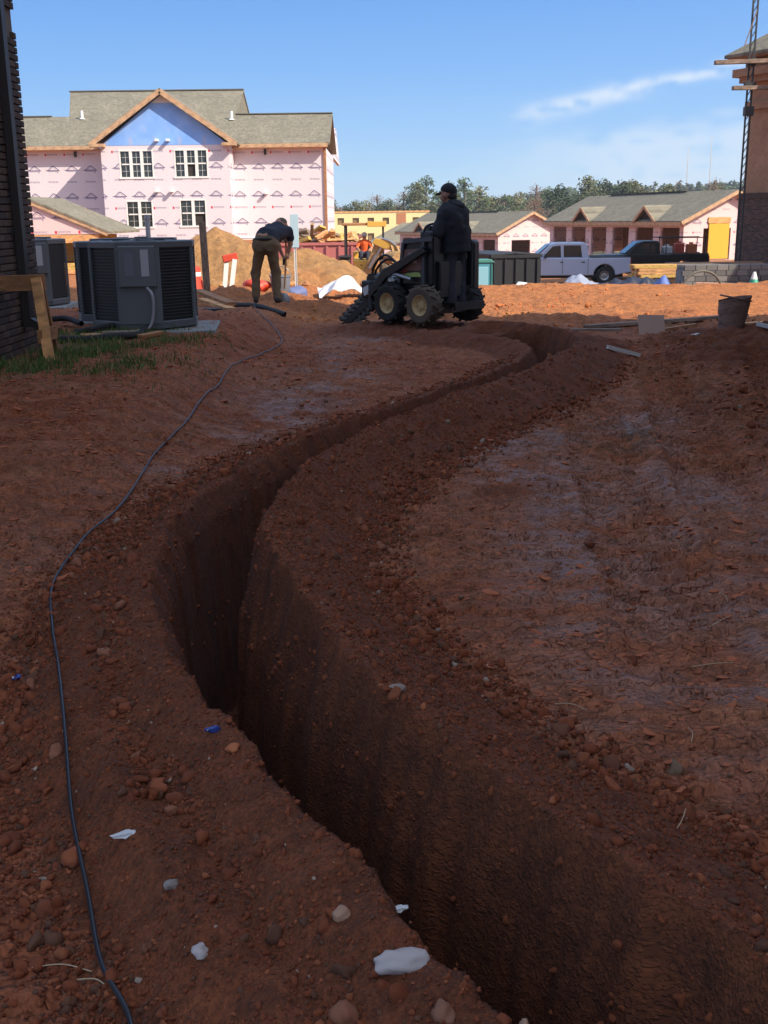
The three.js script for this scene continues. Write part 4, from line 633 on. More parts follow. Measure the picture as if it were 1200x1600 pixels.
{ // stand-on trencher: local +x forward, local -z its left side (towards the camera)
  const gy = ground(0.5, -15.8), t = thing('trencher', 'black stand-on trencher with tan wheel hubs at the end of the trench', 'trencher', [0.7, gy - 0.02, -15.72], Math.PI - 0.8);
  wheel(t, 0.265, 0.22, rubber, hubTan, [0.37, 0.265, -0.42], 14); wheel(t, 0.265, 0.22, rubberDusty, hubTan, [-0.3, 0.265, -0.45], 14); wheel(t, 0.265, 0.22, rubber, hubTan, [0.36, 0.265, 0.42], 14); wheel(t, 0.265, 0.22, rubber, hubTan, [-0.3, 0.265, 0.42], 14);
  mesh('chassis', [rbox(0.95, 0.34, 0.58, 0.03, 0.13, 0.42, 0), rbox(0.3, 0.4, 0.5, 0.03, 0.62, 0.42, 0)], paintBlack, t);
  const rear = mesh('rear_frame', rbox(0.1, 0.5, 0.5, 0.02, -0.36, 0.6, 0), paintBlack, t); const hood = mesh('engine_hood', prism([[-0.52, 0.52], [0.14, 0.52], [0.2, 0.66], [0.05, 1.06], [-0.05, 1.13], [-0.52, 1.17]], 0.66, 0.02), paintBlack, t); hood.position.x = 0.16;
  mesh('side_panel', prism([[-0.3, 0.72], [0.1, 0.72], [0.02, 1.0], [-0.3, 1.02]], 0.012).translate(0, 0, -0.338), std(L(0.20, 0.10, 0.08), 0.6), hood);
  mesh('decal', [prism([[-0.24, 0.91], [-0.06, 0.92], [-0.08, 0.955], [-0.24, 0.95]], 0.006), prism([[-0.22, 0.82], [-0.05, 0.825], [-0.06, 0.86], [-0.22, 0.86]], 0.006)].map(g => g.translate(0, 0, -0.35)), std(L(0.5, 0.42, 0.38), 0.6), hood);
  mesh('stripe', prism([[-0.3, 0.64], [0.06, 0.62], [0.11, 0.66], [-0.2, 0.70], [-0.28, 0.69]], 0.012).translate(0, 0, -0.339), std(L(0.36, 0.42, 0.12), 0.6), hood);
  mesh('stripe', prism([[-0.08, 0.715], [0.12, 0.665], [0.13, 0.70], [0.02, 0.715]], 0.01).translate(0, 0, -0.346), std(L(0.30, 0.03, 0.025), 0.6), hood);
  mesh('corner_post', [bar([-0.36, 0.52, -0.345], [-0.36, 1.12, -0.345], 0.05), bar([0.12, 0.55, -0.345], [0.03, 1.1, -0.345], 0.045), bar([-0.5, 1.15, -0.345], [0.02, 1.11, -0.345], 0.06)].map(g => g.translate(0.16, 0, 0)), std(L(0.05, 0.055, 0.065), 0.4), t);
  mesh('console', [rbox(0.24, 0.1, 0.62, 0.03, -0.2, 1.2, 0), rbox(0.1, 0.12, 0.3, 0.02, -0.08, 1.26, 0)], paintBlack, t);
  for (const z of [-0.22, 0.22]) mesh('control_lever', [tube([[-0.22, 1.22, z], [-0.26, 1.28, z], [-0.3, 1.29, z]], 0.016, 8), new THREE.SphereGeometry(0.03, 10, 8).translate(-0.3, 1.29, z)], black, t);
  mesh('grab_bar', tube([[-0.14, 1.2, -0.3], [-0.18, 1.31, -0.28], [-0.18, 1.32, 0.28], [-0.14, 1.2, 0.3]], 0.016, 8), paintBlack, t);
  for (const z of [-0.31, 0.31]) { const a = mesh('lift_arm', [prism([[-0.3, 0.98], [-0.22, 1.04], [0.55, 0.72], [0.86, 0.4], [0.8, 0.32], [0.48, 0.6]], 0.07, 0.01).translate(0, 0, z + Math.sign(z) * 0.08)], paintBlack, t); mesh('hydraulic_ram', [tube([[0.0, 0.6, z * 1.25], [0.4, 0.68, z * 1.25]], 0.03, 8), tube([[0.4, 0.68, z * 1.25], [0.62, 0.6, z * 1.25]], 0.017, 8)], steel, a); }
  mesh('tool_plate', rbox(0.07, 0.42, 0.72, 0.015, 0.88, 0.34, 0), std(L(0.03, 0.03, 0.032), 0.6), t);
  const h = mesh('trencher_head', [rbox(0.24, 0.26, 0.34, 0.03, 1.02, 0.42, -0.12), cyl(0.09, 0.09, 0.2, 1.0, 0.56, -0.12, [Math.PI / 2, 0, 0], 14), rbox(0.16, 0.1, 0.5, 0.02, 1.05, 0.27, 0.05)], paintBlack, t);
  mesh('white_guard', rbox(0.2, 0.12, 0.02, 0.005, 0.98, 0.42, -0.3, [0, 0, -0.4]), std(L(0.55, 0.55, 0.55), 0.5), h);
  mesh('digging_boom', prism([[1.0, 0.42], [1.1, 0.36], [1.75, -0.12], [1.68, -0.2], [1.0, 0.28]], 0.08, 0.01).translate(0, 0, -0.1), std(L(0.03, 0.028, 0.026), 0.7), h);
  const teeth = []; for (let i = 0; i < 9; i++) for (const q of [0, 1]) teeth.push(box(0.05, 0.07, 0.12, lerp(1.02, 1.72, i / 8) + (q ? 0.03 : -0.05), lerp(0.38, -0.14, i / 8) + (q ? 0.09 : -0.13), -0.1, [0, 0, -0.62])); mesh('chain_teeth', teeth, std(L(0.06, 0.055, 0.05), 0.6), h);
  mesh('hydraulic_hose', [tube([[0.3, 0.75, -0.28], [0.6, 0.92, -0.3], [0.9, 0.75, -0.25], [1.0, 0.6, -0.18]], 0.018, 8), tube([[0.3, 0.72, -0.22], [0.62, 0.86, -0.22], [0.92, 0.7, -0.18], [1.02, 0.56, -0.1]], 0.018, 8)], black, t);
  mesh('lamp', rbox(0.03, 0.06, 0.1, 0.01, 0.44, 0.58, -0.35, [0, 0, -0.5]), whiteTrim, t);
  mesh('fuel_tank', rbox(0.34, 0.36, 0.14, 0.04, -0.2, 0.7, 0.4), paintBlack, t);
  mesh('platform', [box(0.36, 0.03, 0.62, -0.56, 0.29, 0), box(0.05, 0.16, 0.5, -0.4, 0.22, 0), box(0.03, 0.1, 0.6, -0.73, 0.25, 0)], paintBlack, t);
  mesh('rear_guard', rbox(0.14, 0.8, 0.16, 0.05, -0.42, 0.72, 0.42), paintBlack, t);
}
function pickup(name, label, pos, turn, paint, o = {}) {     // local: front towards -x, length about 5.9
  const t = thing(name, label, 'pickup truck', pos, turn, 'pickup trucks parked behind the dirt strip');
  const arch = (cx, s) => { const a = []; for (let i = 0; i <= 8; i++) { const q = Math.PI * i / 8; a.push([cx + s * Math.cos(q) * 0.5, 0.42 + Math.sin(q) * 0.5]); } return a; };
  const lower = [[-2.95, 0.5], [-2.95, 0.95], [-2.85, 1.12], [-1.45, 1.22], [2.88, 1.2], [2.92, 0.55], ...arch(1.72, 1).map(p => p), [1.0, 0.42], [-1.3, 0.42], ...arch(-1.9, 1), [-2.6, 0.45]];
  mesh('body', prism(lower.reverse(), 1.92, 0.04), paint, t);
  const cabin = o.crew ? [[-1.45, 1.2], [-0.75, 1.82], [-0.5, 1.88], [0.78, 1.88], [0.92, 1.8], [1.02, 1.2]] : [[-1.2, 1.2], [-0.5, 1.8], [-0.3, 1.86], [0.35, 1.86], [0.46, 1.8], [0.55, 1.2]];
  const cab = mesh('cab', prism(cabin.slice().reverse(), 1.62, 0.05), paint, t), cx = o.crew ? 1.02 : 0.55;
  const glass = (poly) => { for (const z of [-1, 1]) mesh('side_window', prism(poly.slice().reverse(), 0.02).translate(0, 0, z * 0.812), darkGlass, cab); };
  if (o.crew) { glass([[-1.1, 1.24], [-0.66, 1.72], [-0.3, 1.76], [-0.26, 1.24]]); glass([[-0.14, 1.24], [-0.16, 1.76], [0.62, 1.76], [0.7, 1.24]]); } else { glass([[-0.9, 1.24], [-0.42, 1.68], [0.0, 1.74], [0.0, 1.24]]); glass([[0.08, 1.24], [0.08, 1.74], [0.36, 1.72], [0.42, 1.24]]); }
  mesh('windscreen', quad([cabin[0][0] + 0.02, 1.25, 0.72], [cabin[0][0] + 0.02, 1.25, -0.72], [cabin[1][0] - 0.03, 1.8, -0.66], [cabin[1][0] - 0.03, 1.8, 0.66]).translate(-0.03, 0.03, 0), darkGlass, cab);
  mesh('rear_window', box(0.015, 0.4, 1.2, cx - 0.03, 1.52, 0, [0, 0, -0.1]), darkGlass, cab);
  if (o.crew) for (const x of [-0.4, 0, 0.4]) mesh('roof_light', rbox(0.12, 0.05, 0.1, 0.02, x - 0.3, 1.9, 0.4), std(L(0.6, 0.55, 0.45), 0.4), cab);
  mesh('bed', [box(1.75, 0.02, 1.5, 1.95, 1.206, 0)], std(L(0.03, 0.03, 0.035), 0.8), t);
  for (const z of [-1, 1]) { mesh('bed_rail', rbox(1.85, 0.06, 0.12, 0.02, 1.95, 1.22, z * 0.88), black, t); mesh('door_seam', [box(0.018, 0.72, 0.01, cx - 0.06, 0.85, z * 0.962), box(0.018, 0.72, 0.01, -0.2, 0.85, z * 0.962)], black, t); mesh('door_handle', [rbox(0.16, 0.04, 0.03, 0.01, 0.1 - 0.35, 1.02, z * 0.97), rbox(0.16, 0.04, 0.03, 0.01, cx - 0.28, 1.02, z * 0.97)], black, t); mesh('mirror', rbox(0.1, 0.2, 0.2, 0.03, -1.0, 1.3, z * 1.02), black, t); mesh('tail_light', rbox(0.06, 0.36, 0.1, 0.02, 2.9, 0.95, z * 0.88), std(L(0.35, 0.03, 0.02), 0.3), t); mesh('headlight', rbox(0.06, 0.2, 0.32, 0.02, -2.95, 0.92, z * 0.72), std(L(0.6, 0.6, 0.6), 0.15), t); }
  mesh('tailgate', box(0.02, 0.55, 1.5, 2.925, 0.9, 0), paint, t);
  mesh('bumper', [rbox(0.16, 0.2, 1.9, 0.04, 3.0, 0.5, 0), rbox(0.16, 0.24, 1.95, 0.05, -3.0, 0.52, 0)], steel, t);
  for (const x of [-1.9, 1.72]) for (const z of [-0.84, 0.84]) { const w = wheel(t, 0.4, 0.26, rubber, steel, [x, 0.4, z]); if (z > 0) w.rotation.y = Math.PI; }
  mesh('underbody', box(5.2, 0.2, 1.5, 0, 0.4, 0), black, t);
  return t;
}
{
  const wy = ground(8.4, -52), wp = pickup('pickup_truck', 'white crew cab pickup truck parked behind the dark container', [8.55, wy, -52], -0.03, std(L(0.47, 0.52, 0.65), 0.3), { crew: true });
  const by = ground(13.3, -56), bp = pickup('pickup_truck', 'black pickup truck with a ladder rack parked by the lumber', [13.3, by - 0.03, -56], -0.03, paintBlack, {});
  mesh('ladder_rack', [bar([0.8, 1.2, 0.8], [0.8, 2.0, 0.8], 0.04), bar([0.8, 1.2, -0.8], [0.8, 2.0, -0.8], 0.04), bar([2.7, 1.2, 0.8], [2.7, 2.0, 0.8], 0.04), bar([2.7, 1.2, -0.8], [2.7, 2.0, -0.8], 0.04), bar([0.4, 2.0, 0.8], [2.8, 2.0, 0.8], 0.05), bar([0.4, 2.0, -0.8], [2.8, 2.0, -0.8], 0.05), bar([0.8, 2.03, -0.8], [0.8, 2.03, 0.8], 0.04)], black, bp);
  const R = rng(9); for (const [x, c, h, l] of [[1.0, [0.5, 0.5, 0.5], 0.35, 'grey tool bag standing in the black pickup bed'], [1.6, [0.4, 0.06, 0.03], 0.5, 'red fuel can standing in the black pickup bed'], [2.2, [0.45, 0.12, 0.04], 0.45, 'orange crate standing in the black pickup bed']]) single('cargo_box', [rbox(0.45, h, 0.5, 0.05, 0, h / 2, 0), rbox(0.2, 0.1, 0.12, 0.03, 0, h + 0.04, 0)], std(L(...c), 0.7), l, 'box', [13.3 + x, by + 1.19, -55.9]);
}
function container(name, label, pos, turn, Wd, H, D, mat, ribs, cat = 'dumpster') {
  const t = thing(name, label, cat, pos, turn), th = 0.06;
  mesh('shell', [box(Wd, H, th, 0, H / 2, D / 2), box(Wd, H, th, 0, H / 2, -D / 2), box(th, H, D - th, -Wd / 2 + th / 2, H / 2, 0), box(th, H, D - th, Wd / 2 - th / 2, H / 2, 0), box(Wd - th, th, D - th, 0, 0.1, 0)], mat, t);
  mesh('top_rail', [box(Wd + 0.14, 0.12, 0.14, 0, H, D / 2 + 0.03), box(0.14, 0.12, D, Wd / 2 + 0.03, H, 0), box(0.14, 0.12, D, -Wd / 2 - 0.03, H, 0)], mat, t);
  for (let i = 0; i < ribs; i++) mesh('rib', box(0.1, H - 0.1, 0.09, -Wd / 2 + 0.1 + (Wd - 0.2) * i / (ribs - 1), H / 2 - 0.05, D / 2 + 0.07), mat, t);
  for (let i = 0; i < 4; i++) mesh('rib', box(0.09, H - 0.1, 0.1, Wd / 2 + 0.07, H / 2 - 0.05, -D / 2 + 0.2 + (D - 0.4) * i / 3), mat, t);
  return t;
}
{
  const dy = ground(4.8, -45), d = container('dumpster', 'dark navy ribbed dumpster standing in front of the white pickup', [4.85, dy - 0.05, -45.2], 0.25, 2.0, 1.65, 3.4, std(L(0.006, 0.007, 0.011), 0.6), 5);
  mesh('lid', [box(1.0, 0.05, 3.4, -0.52, 1.74, 0, [0, 0, 0.06]), box(1.0, 0.05, 3.4, 0.52, 1.74, 0, [0, 0, -0.06])], black, d);
  const ry = ground(-2.9, -50); container('dumpster', 'faded red ribbed dumpster heaped with scrap behind the dirt pile', [-2.9, ry + 0.1, -50.2], 0.0, 4.6, 1.35, 2.4, std(L(0.42, 0.13, 0.12), 0.7), 9);
  // scrap heap in it
  const R = rng(61), n = 46; for (let i = 0; i < n; i++) { const x = -2.9 + (R() - 0.5) * 4.0, z = -50.2 + (R() - 0.5) * 1.7, h = ry + 1.3 + R() * 0.75 * (1 - Math.abs(x + 2.9) / 3); single('scrap_piece', box(0.5 + R() * 0.9, 0.06 + R() * 0.12, 0.1 + R() * 0.35, 0, 0, 0, [R() * 1.2 - 0.6, R() * 3, R() * 1.2 - 0.6]), [lumber, tanMud, rustRed, greyWood, osb][Math.floor(R() * 5)], 'broken board in the scrap heap on the red dumpster', 'scrap', [x, h, z], 0, 'scrap heaped on the red dumpster'); }
  const ty = ground(3.7, -43), c = thing('portable_toilet', 'teal plastic booth behind the standing person', 'booth', [3.72, ty - 0.2, -42.6], 0.1);
  const teal = std(L(0.06, 0.24, 0.30), 0.5);
  mesh('cabin', rbox(0.95, 1.55, 0.9, 0.05, 0, 0.85, 0), teal, c); mesh('roof', prism([[-0.55, 1.62], [0.55, 1.62], [0.42, 1.74], [-0.42, 1.74]], 1.0, 0.02), std(L(0.05, 0.2, 0.16), 0.5), c); mesh('door', rbox(0.6, 1.3, 0.04, 0.02, 0, 0.82, 0.46), std(L(0.2, 0.42, 0.5), 0.5), c); for (const q of [-1, 1]) mesh('corner_trim', box(0.05, 1.5, 0.05, q * 0.42, 0.84, 0.46), std(L(0.02, 0.12, 0.09), 0.5), c);
}
{ // backhoe loader, rear boom towards the camera
  const gy = ground(-0.7, -44.5), t = thing('backhoe', 'yellow backhoe with canopy and raised muddy bucket behind the trencher', 'backhoe', [-0.7, gy - 0.02, -44.5], 0);
  const bh = tanMud, dusty = std(L(0.12, 0.09, 0.065), 0.95);
  for (const [x, z, r] of [[-0.75, 0, 0.68], [0.85, 0, 0.68], [-0.7, -2.2, 0.45], [0.8, -2.2, 0.45]]) { const w = wheel(t, r, 0.42, dusty, yellow, [0, 0, 0], 16); w.rotation.y = x < 0 ? Math.PI / 2 : -Math.PI / 2; w.position.set(x, r, z); }
  mesh('chassis', [rbox(0.9, 0.7, 3.2, 0.05, 0.05, 0.95, -1.2), rbox(1.0, 0.5, 1.2, 0.05, 0.05, 1.3, -2.4)], yellow, t);
  mesh('canopy', [rbox(1.75, 0.1, 1.8, 0.03, 0.05, 2.66, -0.6)], lumberDark, t); mesh('canopy_edge', rbox(0.75, 0.2, 0.05, 0.02, 0.55, 2.66, 0.33), yellow, t);
  for (const x of [-0.7, 0.8]) for (const z of [0.2, -1.35]) mesh('canopy_post', bar([x, 1.0, z], [x, 2.62, z], 0.08), black, t);
  mesh('seat', [rbox(0.5, 0.12, 0.5, 0.04, 0.05, 1.4, -0.3), rbox(0.5, 0.55, 0.1, 0.04, 0.05, 1.7, -0.55)], black, t);
  mesh('fender', [rbox(0.5, 0.08, 0.9, 0.03, -0.72, 1.42, 0), rbox(0.5, 0.08, 0.9, 0.03, 0.82, 1.42, 0)], black, t);
  mesh('boom', prism([[-0.25, 0.5], [0.05, 0.4], [0.75, 1.75], [0.7, 2.0], [0.45, 2.02]], 0.3, 0.03).rotateY(-0.25).translate(0.1, 0, 0.7), bh, t);
  mesh('dipper_stick', prism([[0.3, 1.95], [0.42, 2.12], [0.75, 2.1], [1.35, 1.8], [1.3, 1.62], [0.72, 1.75]], 0.24, 0.02).rotateY(-0.25).translate(0.1, 0, 0.85), yellow, t);
  mesh('hydraulic_ram', [tube([[0.25, 1.0, 1.0], [0.55, 1.5, 1.1]], 0.06, 8), tube([[0.55, 1.5, 1.1], [0.72, 1.8, 1.15]], 0.035, 8), tube([[0.75, 2.12, 1.1], [1.05, 2.02, 1.2], [1.3, 1.85, 1.3]], 0.05, 8)], steel, t);
  const bk = []; for (let i = 0; i <= 10; i++) { const a = -0.4 + i * 0.3; bk.push([Math.cos(a) * 0.46, Math.sin(a) * 0.46]); } for (let i = 10; i >= 0; i--) { const a = -0.4 + i * 0.3; bk.push([Math.cos(a) * 0.41, Math.sin(a) * 0.41]); }
  const bkt = mesh('bucket', [prism(bk, 0.75).rotateY(0.5).translate(1.3, 1.2, 1.5), prism([[0.42, -0.16], [0.3, 0.28], [0, 0.42], [-0.35, 0.25], [-0.42, 0.05]], 0.04).translate(0, 0, 0.36).rotateY(0.5).translate(1.3, 1.2, 1.5), prism([[0.42, -0.16], [0.3, 0.28], [0, 0.42], [-0.35, 0.25], [-0.42, 0.05]], 0.04).translate(0, 0, -0.36).rotateY(0.5).translate(1.3, 1.2, 1.5)], bh, t);
  mesh('bucket_tooth', [-0.3, -0.1, 0.1, 0.3].map(z => box(0.07, 0.22, 0.06, 0.44, -0.24, z).rotateY(0.5).translate(1.3, 1.2, 1.5)), bh, bkt);
  mesh('bucket_link', [bar([1.1, 1.85, 1.25], [1.2, 1.55, 1.42], 0.09), bar([1.3, 1.82, 1.3], [1.42, 1.55, 1.42], 0.09)], bh, t);
  for (const q of [-1, 1]) mesh('stabilizer', [bar([q * 0.4 + 0.05, 0.9, 0.7], [q * 0.85 + 0.05, 0.12, 0.8], 0.14), box(0.4, 0.05, 0.35, q * 0.88 + 0.05, 0.1, 0.8)], yellow, t);
  const p = thing('person', 'person in orange vest seated under the backhoe canopy', 'person', [-0.65, gy + 1.43, -44.75]);
  const bones = limb((x, y, z) => [x, y, z], [[[-0.1, 0.12, 0], 0.12, [0.1, 0.12, 0], 0.12, 'trousers'], [[0, 0.2, 0], 0.14, [0, 0.48, 0.04], 0.16, 'vest'], [[-0.14, 0.52, 0.05], 0.09, [0.14, 0.52, 0.05], 0.09, 'vest'], [[-0.2, 0.5, 0.05], 0.07, [-0.3, 0.3, 0.18], 0.055, 'vest'], [[-0.3, 0.3, 0.18], 0.05, [-0.2, 0.22, 0.42], 0.04, 'skin'], [[0.2, 0.5, 0.05], 0.07, [0.3, 0.3, 0.18], 0.055, 'vest'], [[0.3, 0.3, 0.18], 0.05, [0.2, 0.22, 0.42], 0.04, 'skin'], [[0, 0.58, 0.06], 0.055, [0, 0.66, 0.08], 0.055, 'skin'], [[0, 0.72, 0.09], 0.09, [0, 0.77, 0.09], 0.09, 'skin'], [[0, 0.72, 0.18], 0.015, [0, 0.71, 0.185], 0.015, 'skin'], [[-0.1, 0.1, 0.05], 0.095, [-0.13, 0.1, 0.45], 0.075, 'trousers'], [[0.1, 0.1, 0.05], 0.095, [0.13, 0.1, 0.45], 0.075, 'trousers'], [[-0.13, 0.1, 0.45], 0.07, [-0.13, -0.3, 0.5], 0.055, 'trousers'], [[0.13, 0.1, 0.45], 0.07, [0.13, -0.3, 0.5], 0.055, 'trousers'], [[-0.13, -0.34, 0.48], 0.05, [-0.13, -0.35, 0.62], 0.045, 'shoe'], [[0.13, -0.34, 0.48], 0.05, [0.13, -0.35, 0.62], 0.045, 'shoe']]);
  bones.push(...hand([-0.2, 0.22, 0.42], [0.1, 0, 1], [0, -1, 0], 0.7, 1, 'skin'), ...hand([0.2, 0.22, 0.42], [-0.1, 0, 1], [0, -1, 0], 0.7, -1, 'skin'));
  rawMesh('body', figure(bones, { vest: [0.75, 0.12, 0.02], trousers: [0.04, 0.045, 0.07], shoe: [0.03, 0.03, 0.03], skin }, 0.016), figMat, p);
  mesh('hard_hat', [new THREE.SphereGeometry(0.125, 16, 8, 0, 6.3, 0, 1.57).translate(0, 0.78, 0.09), cyl(0.15, 0.15, 0.015, 0, 0.78, 0.11, null, 18)], std(L(0.6, 0.6, 0.58), 0.4), p);
}
{ // small utility cart behind the dirt pile: only its canopy shows
  const gy = ground(-4.5, -36), t = thing('utility_cart', 'utility cart with a white and green canopy behind the dirt pile', 'cart', [-4.75, gy, -36], 0.1);
  mesh('canopy', rbox(1.3, 0.07, 1.2, 0.03, 0.35, 1.86, 0), whiteTrim, t); mesh('front_canopy', rbox(1.0, 0.06, 1.2, 0.03, -0.75, 1.8, 0), std(L(0.04, 0.08, 0.05), 0.5), t);
  for (const x of [-1.1, -0.2, 0.85]) for (const z of [-0.5, 0.5]) mesh('canopy_post', bar([x, 0.7, z], [x, 1.8, z], 0.06), std(L(0.05, 0.08, 0.05), 0.5), t);
  mesh('body', [rbox(2.4, 0.35, 1.2, 0.08, 0, 0.55, 0), rbox(0.6, 0.35, 1.1, 0.08, -0.9, 0.85, 0), rbox(0.5, 0.4, 1.1, 0.08, 0.3, 0.9, 0)], std(L(0.05, 0.14, 0.07), 0.4), t);
  for (const x of [-0.8, 0.8]) for (const z of [-0.55, 0.55]) { const w = wheel(t, 0.27, 0.2, rubber, steel, [x, 0.27, z]); if (z > 0) w.rotation.y = Math.PI; }
}
// ---------------------------------------------------------------- condensing units beside the brick building
const acGrey = std(L(0.13, 0.14, 0.155), 0.5), acDark = std(L(0.035, 0.036, 0.04), 0.55), acCap = std(L(0.10, 0.105, 0.115), 0.45), concrete = std(L(0.30, 0.29, 0.28), 0.95, { map: grainTex([0.95, 0.95, 0.95], 0, [1, 1], 0.4, 3, [1, 1]) });
function condenser(label, pos, turn) {
  const t = thing('air_conditioner', label, 'air conditioner', pos, turn, 'condensing units beside the brick building'), S = 0.46, H = 1.0, c = 0.27;
  // plan: square with the front corner cut by the service panel (panel faces local +z)
  const plan = [[-0.24, 0.55], [0.24, 0.55], [0.6, 0.16], [0.6, -0.2], [0.2, -0.6], [-0.2, -0.6], [-0.6, -0.2], [-0.6, 0.16]];
  const shape = k => new THREE.Shape(plan.map(p => new THREE.Vector2(p[0] * k, -p[1] * k)));
  const ext = (k, h, y) => new THREE.ExtrudeGeometry(shape(k), { depth: h, bevelEnabled: true, bevelSize: 0.01, bevelThickness: 0.01, bevelSegments: 1 }).rotateX(-Math.PI / 2).translate(0, y, 0);
  mesh('base_pan', ext(1.0, 0.07, 0.03), acCap, t); mesh('coil', ext(0.93, H - 0.16, 0.1), acDark, t); mesh('top_cover', ext(1.0, 0.06, H - 0.05), acCap, t);
  const louv = []; for (let i = 0; i < plan.length; i++) { const a = plan[i], b = plan[(i + 1) % plan.length]; if (i === 0) continue; for (let y = 0.15; y < H - 0.07; y += 0.036) louv.push(bar([a[0] * 0.985, y, a[1] * 0.985], [b[0] * 0.985, y, b[1] * 0.985], 0.014, 0.012)); }
  tag(mesh('louvre_guard', louv, acDark, t), null, null, null, 'stuff');
  for (let i = 0; i < plan.length; i++) mesh('corner_post', bar([plan[i][0] * 0.985, 0.1, plan[i][1] * 0.985], [plan[i][0] * 0.985, H - 0.05, plan[i][1] * 0.985], 0.035), acGrey, t);
  mesh('service_panel', rbox(0.48, H - 0.14, 0.03, 0.008, 0, H / 2 + 0.01, 0.555), acGrey, t);
  mesh('control_box', rbox(0.42, 0.46, 0.07, 0.012, 0.0, 0.74, 0.59), acGrey, t);
  mesh('data_label', box(0.09, 0.3, 0.004, 0.09, 0.78, 0.628), std(L(0.45, 0.45, 0.5), 0.6), t); mesh('data_label', box(0.1, 0.26, 0.004, -0.09, 0.76, 0.628), std(L(0.17, 0.17, 0.22), 0.6), t);
  const ring = []; for (let r = 0.06; r < 0.42; r += 0.045) ring.push(new THREE.TorusGeometry(r, 0.006, 5, 28).rotateX(Math.PI / 2).translate(0, H + 0.045, 0)); for (let i = 0; i < 8; i++) ring.push(bar([0, H + 0.045, 0], [Math.cos(i * 0.785) * 0.42, H + 0.03, Math.sin(i * 0.785) * 0.42], 0.012)); ring.push(cyl(0.08, 0.08, 0.03, 0, H + 0.05, 0)); mesh('fan_grille', ring, acCap, t);
  return t;
}
{
  const y1 = 0.35, u1 = condenser('air conditioner with a grey service panel facing the camera, front of the row', [-2.86, y1, -13.4], 0.1);
  mesh('conduit', tube([[0.1, 0.5, 0.64], [0.16, 0.42, 0.7], [0.15, 0.15, 0.72], [0.1, 0.05, 0.74], [-0.15, 0.02, 0.8]], 0.018, 8), std(L(0.30, 0.30, 0.33), 0.4), u1);
  condenser('air conditioner half hidden behind the front one with the grey panel', [-3.36, y1 - 0.02, -14.6], 0.35);
  condenser('air conditioner at the brick corner, farthest of the three', [-5.6, 0.32, -17.6], 0.5);
  for (const [x, z, w, d, l] of [[-2.75, -13.4, 1.5, 1.35, 'grey concrete pad under the front air conditioner'], [-3.4, -14.6, 1.2, 1.2, 'grey concrete pad under the half hidden air conditioner'], [-5.6, -17.6, 1.3, 1.3, 'grey concrete pad under the farthest air conditioner']]) single('equipment_pad', rbox(w, 0.12, d, 0.015, 0, 0, 0), concrete, l, 'pad', [x, (x < -5 ? 0.32 : y1) - 0.055, z], 0.1);
  // foam-wrapped line sets on the ground
  const foam = std(L(0.018, 0.018, 0.02), 0.8);
  const gl = (x, z, k = 0.035) => [x, ground(x, z) + k, z];
  single('line_set', tube([gl(-3.5, -11.9), gl(-3.2, -11.85), gl(-2.9, -11.95), gl(-2.75, -12.25), [-2.72, 0.4, -12.75]], 0.04, 8), foam, 'black foam wrapped pipe running from the brick wall to the front air conditioner', 'pipe');
  single('line_set', tube([gl(-3.52, -12.6), gl(-3.3, -12.7, 0.06), gl(-3.1, -13.0, 0.07), gl(-3.2, -13.5, 0.06), [-3.35, 0.5, -13.95]], 0.035, 8), foam, 'black foam wrapped pipe running to the half hidden air conditioner', 'pipe');
  single('line_set', tube([gl(-3.6, -13.2, 0.08), gl(-3.9, -13.5, 0.12), gl(-4.3, -13.4, 0.08), gl(-4.6, -13.8)], 0.035, 8), foam, 'short black foam pipe lying behind the other pipes', 'pipe');
  single('conduit_stub', [cyl(0.035, 0.035, 0.5, 0, 0.25, 0, null, 12), cyl(0.045, 0.045, 0.06, 0, 0.5, 0, null, 12)], std(L(0.5, 0.5, 0.52), 0.5), 'grey pipe stub sticking up behind the front air conditioner', 'pipe', [-3.35, 1.15, -16.2]);
  const R = rng(18); const spots = [[-3.2, -12.25, 0.32, 0.5], [-2.95, -12.4, 0.4, 0.2], [-2.55, -12.1, 0.3, 0.9], [-3.35, -12.9, 0.35, -0.3]];
  spots.forEach(([x, z, l, a], i) => single('wood_offcut', rbox(l, 0.035, 0.1, 0.006, 0, 0, 0, [0.05, 0, 0.06 * (i - 1)]), [lumber, greyWood, lumberDark, lumber][i], ['pale board offcut lying by the black pipes', 'weathered grey offcut lying between the black pipes', 'dark brown offcut in the grass before the front air conditioner', 'pale offcut tucked against the brick wall base'][i], 'board', [x, ground(x, z) + 0.03, z], a));
}
{ // sawhorse at the picture's left edge
  const t = thing('sawhorse', 'wooden sawhorse standing in front of the brick corner', 'sawhorse', [-3.18, 0, -10.3]);
  const g = (x, z) => ground(-3.18 + x, -10.3 + z);
  mesh('beam', bar([-1.3, 1.03, 0.0], [0.06, 1.06, 0.0], 0.09, 0.14), lumberDark, t);
  mesh('leg', bar([0.0, 1.1, 0.05], [0.13, g(0.13, 0.28), 0.28], 0.09, 0.04), lumber, t); mesh('leg', bar([-0.02, 1.1, -0.05], [0.0, g(0, -0.3), -0.32], 0.09, 0.04), lumberDark, t);
  mesh('leg', bar([-1.2, 1.08, 0.05], [-1.3, 0.3, 0.3], 0.09, 0.04), lumber, t); mesh('leg', bar([-1.2, 1.08, -0.05], [-1.3, 0.3, -0.3], 0.09, 0.04), lumberDark, t);
  mesh('brace', box(0.045, 0.12, 0.5, 0.04, 0.58, -0.02), lumberDark, t);
}
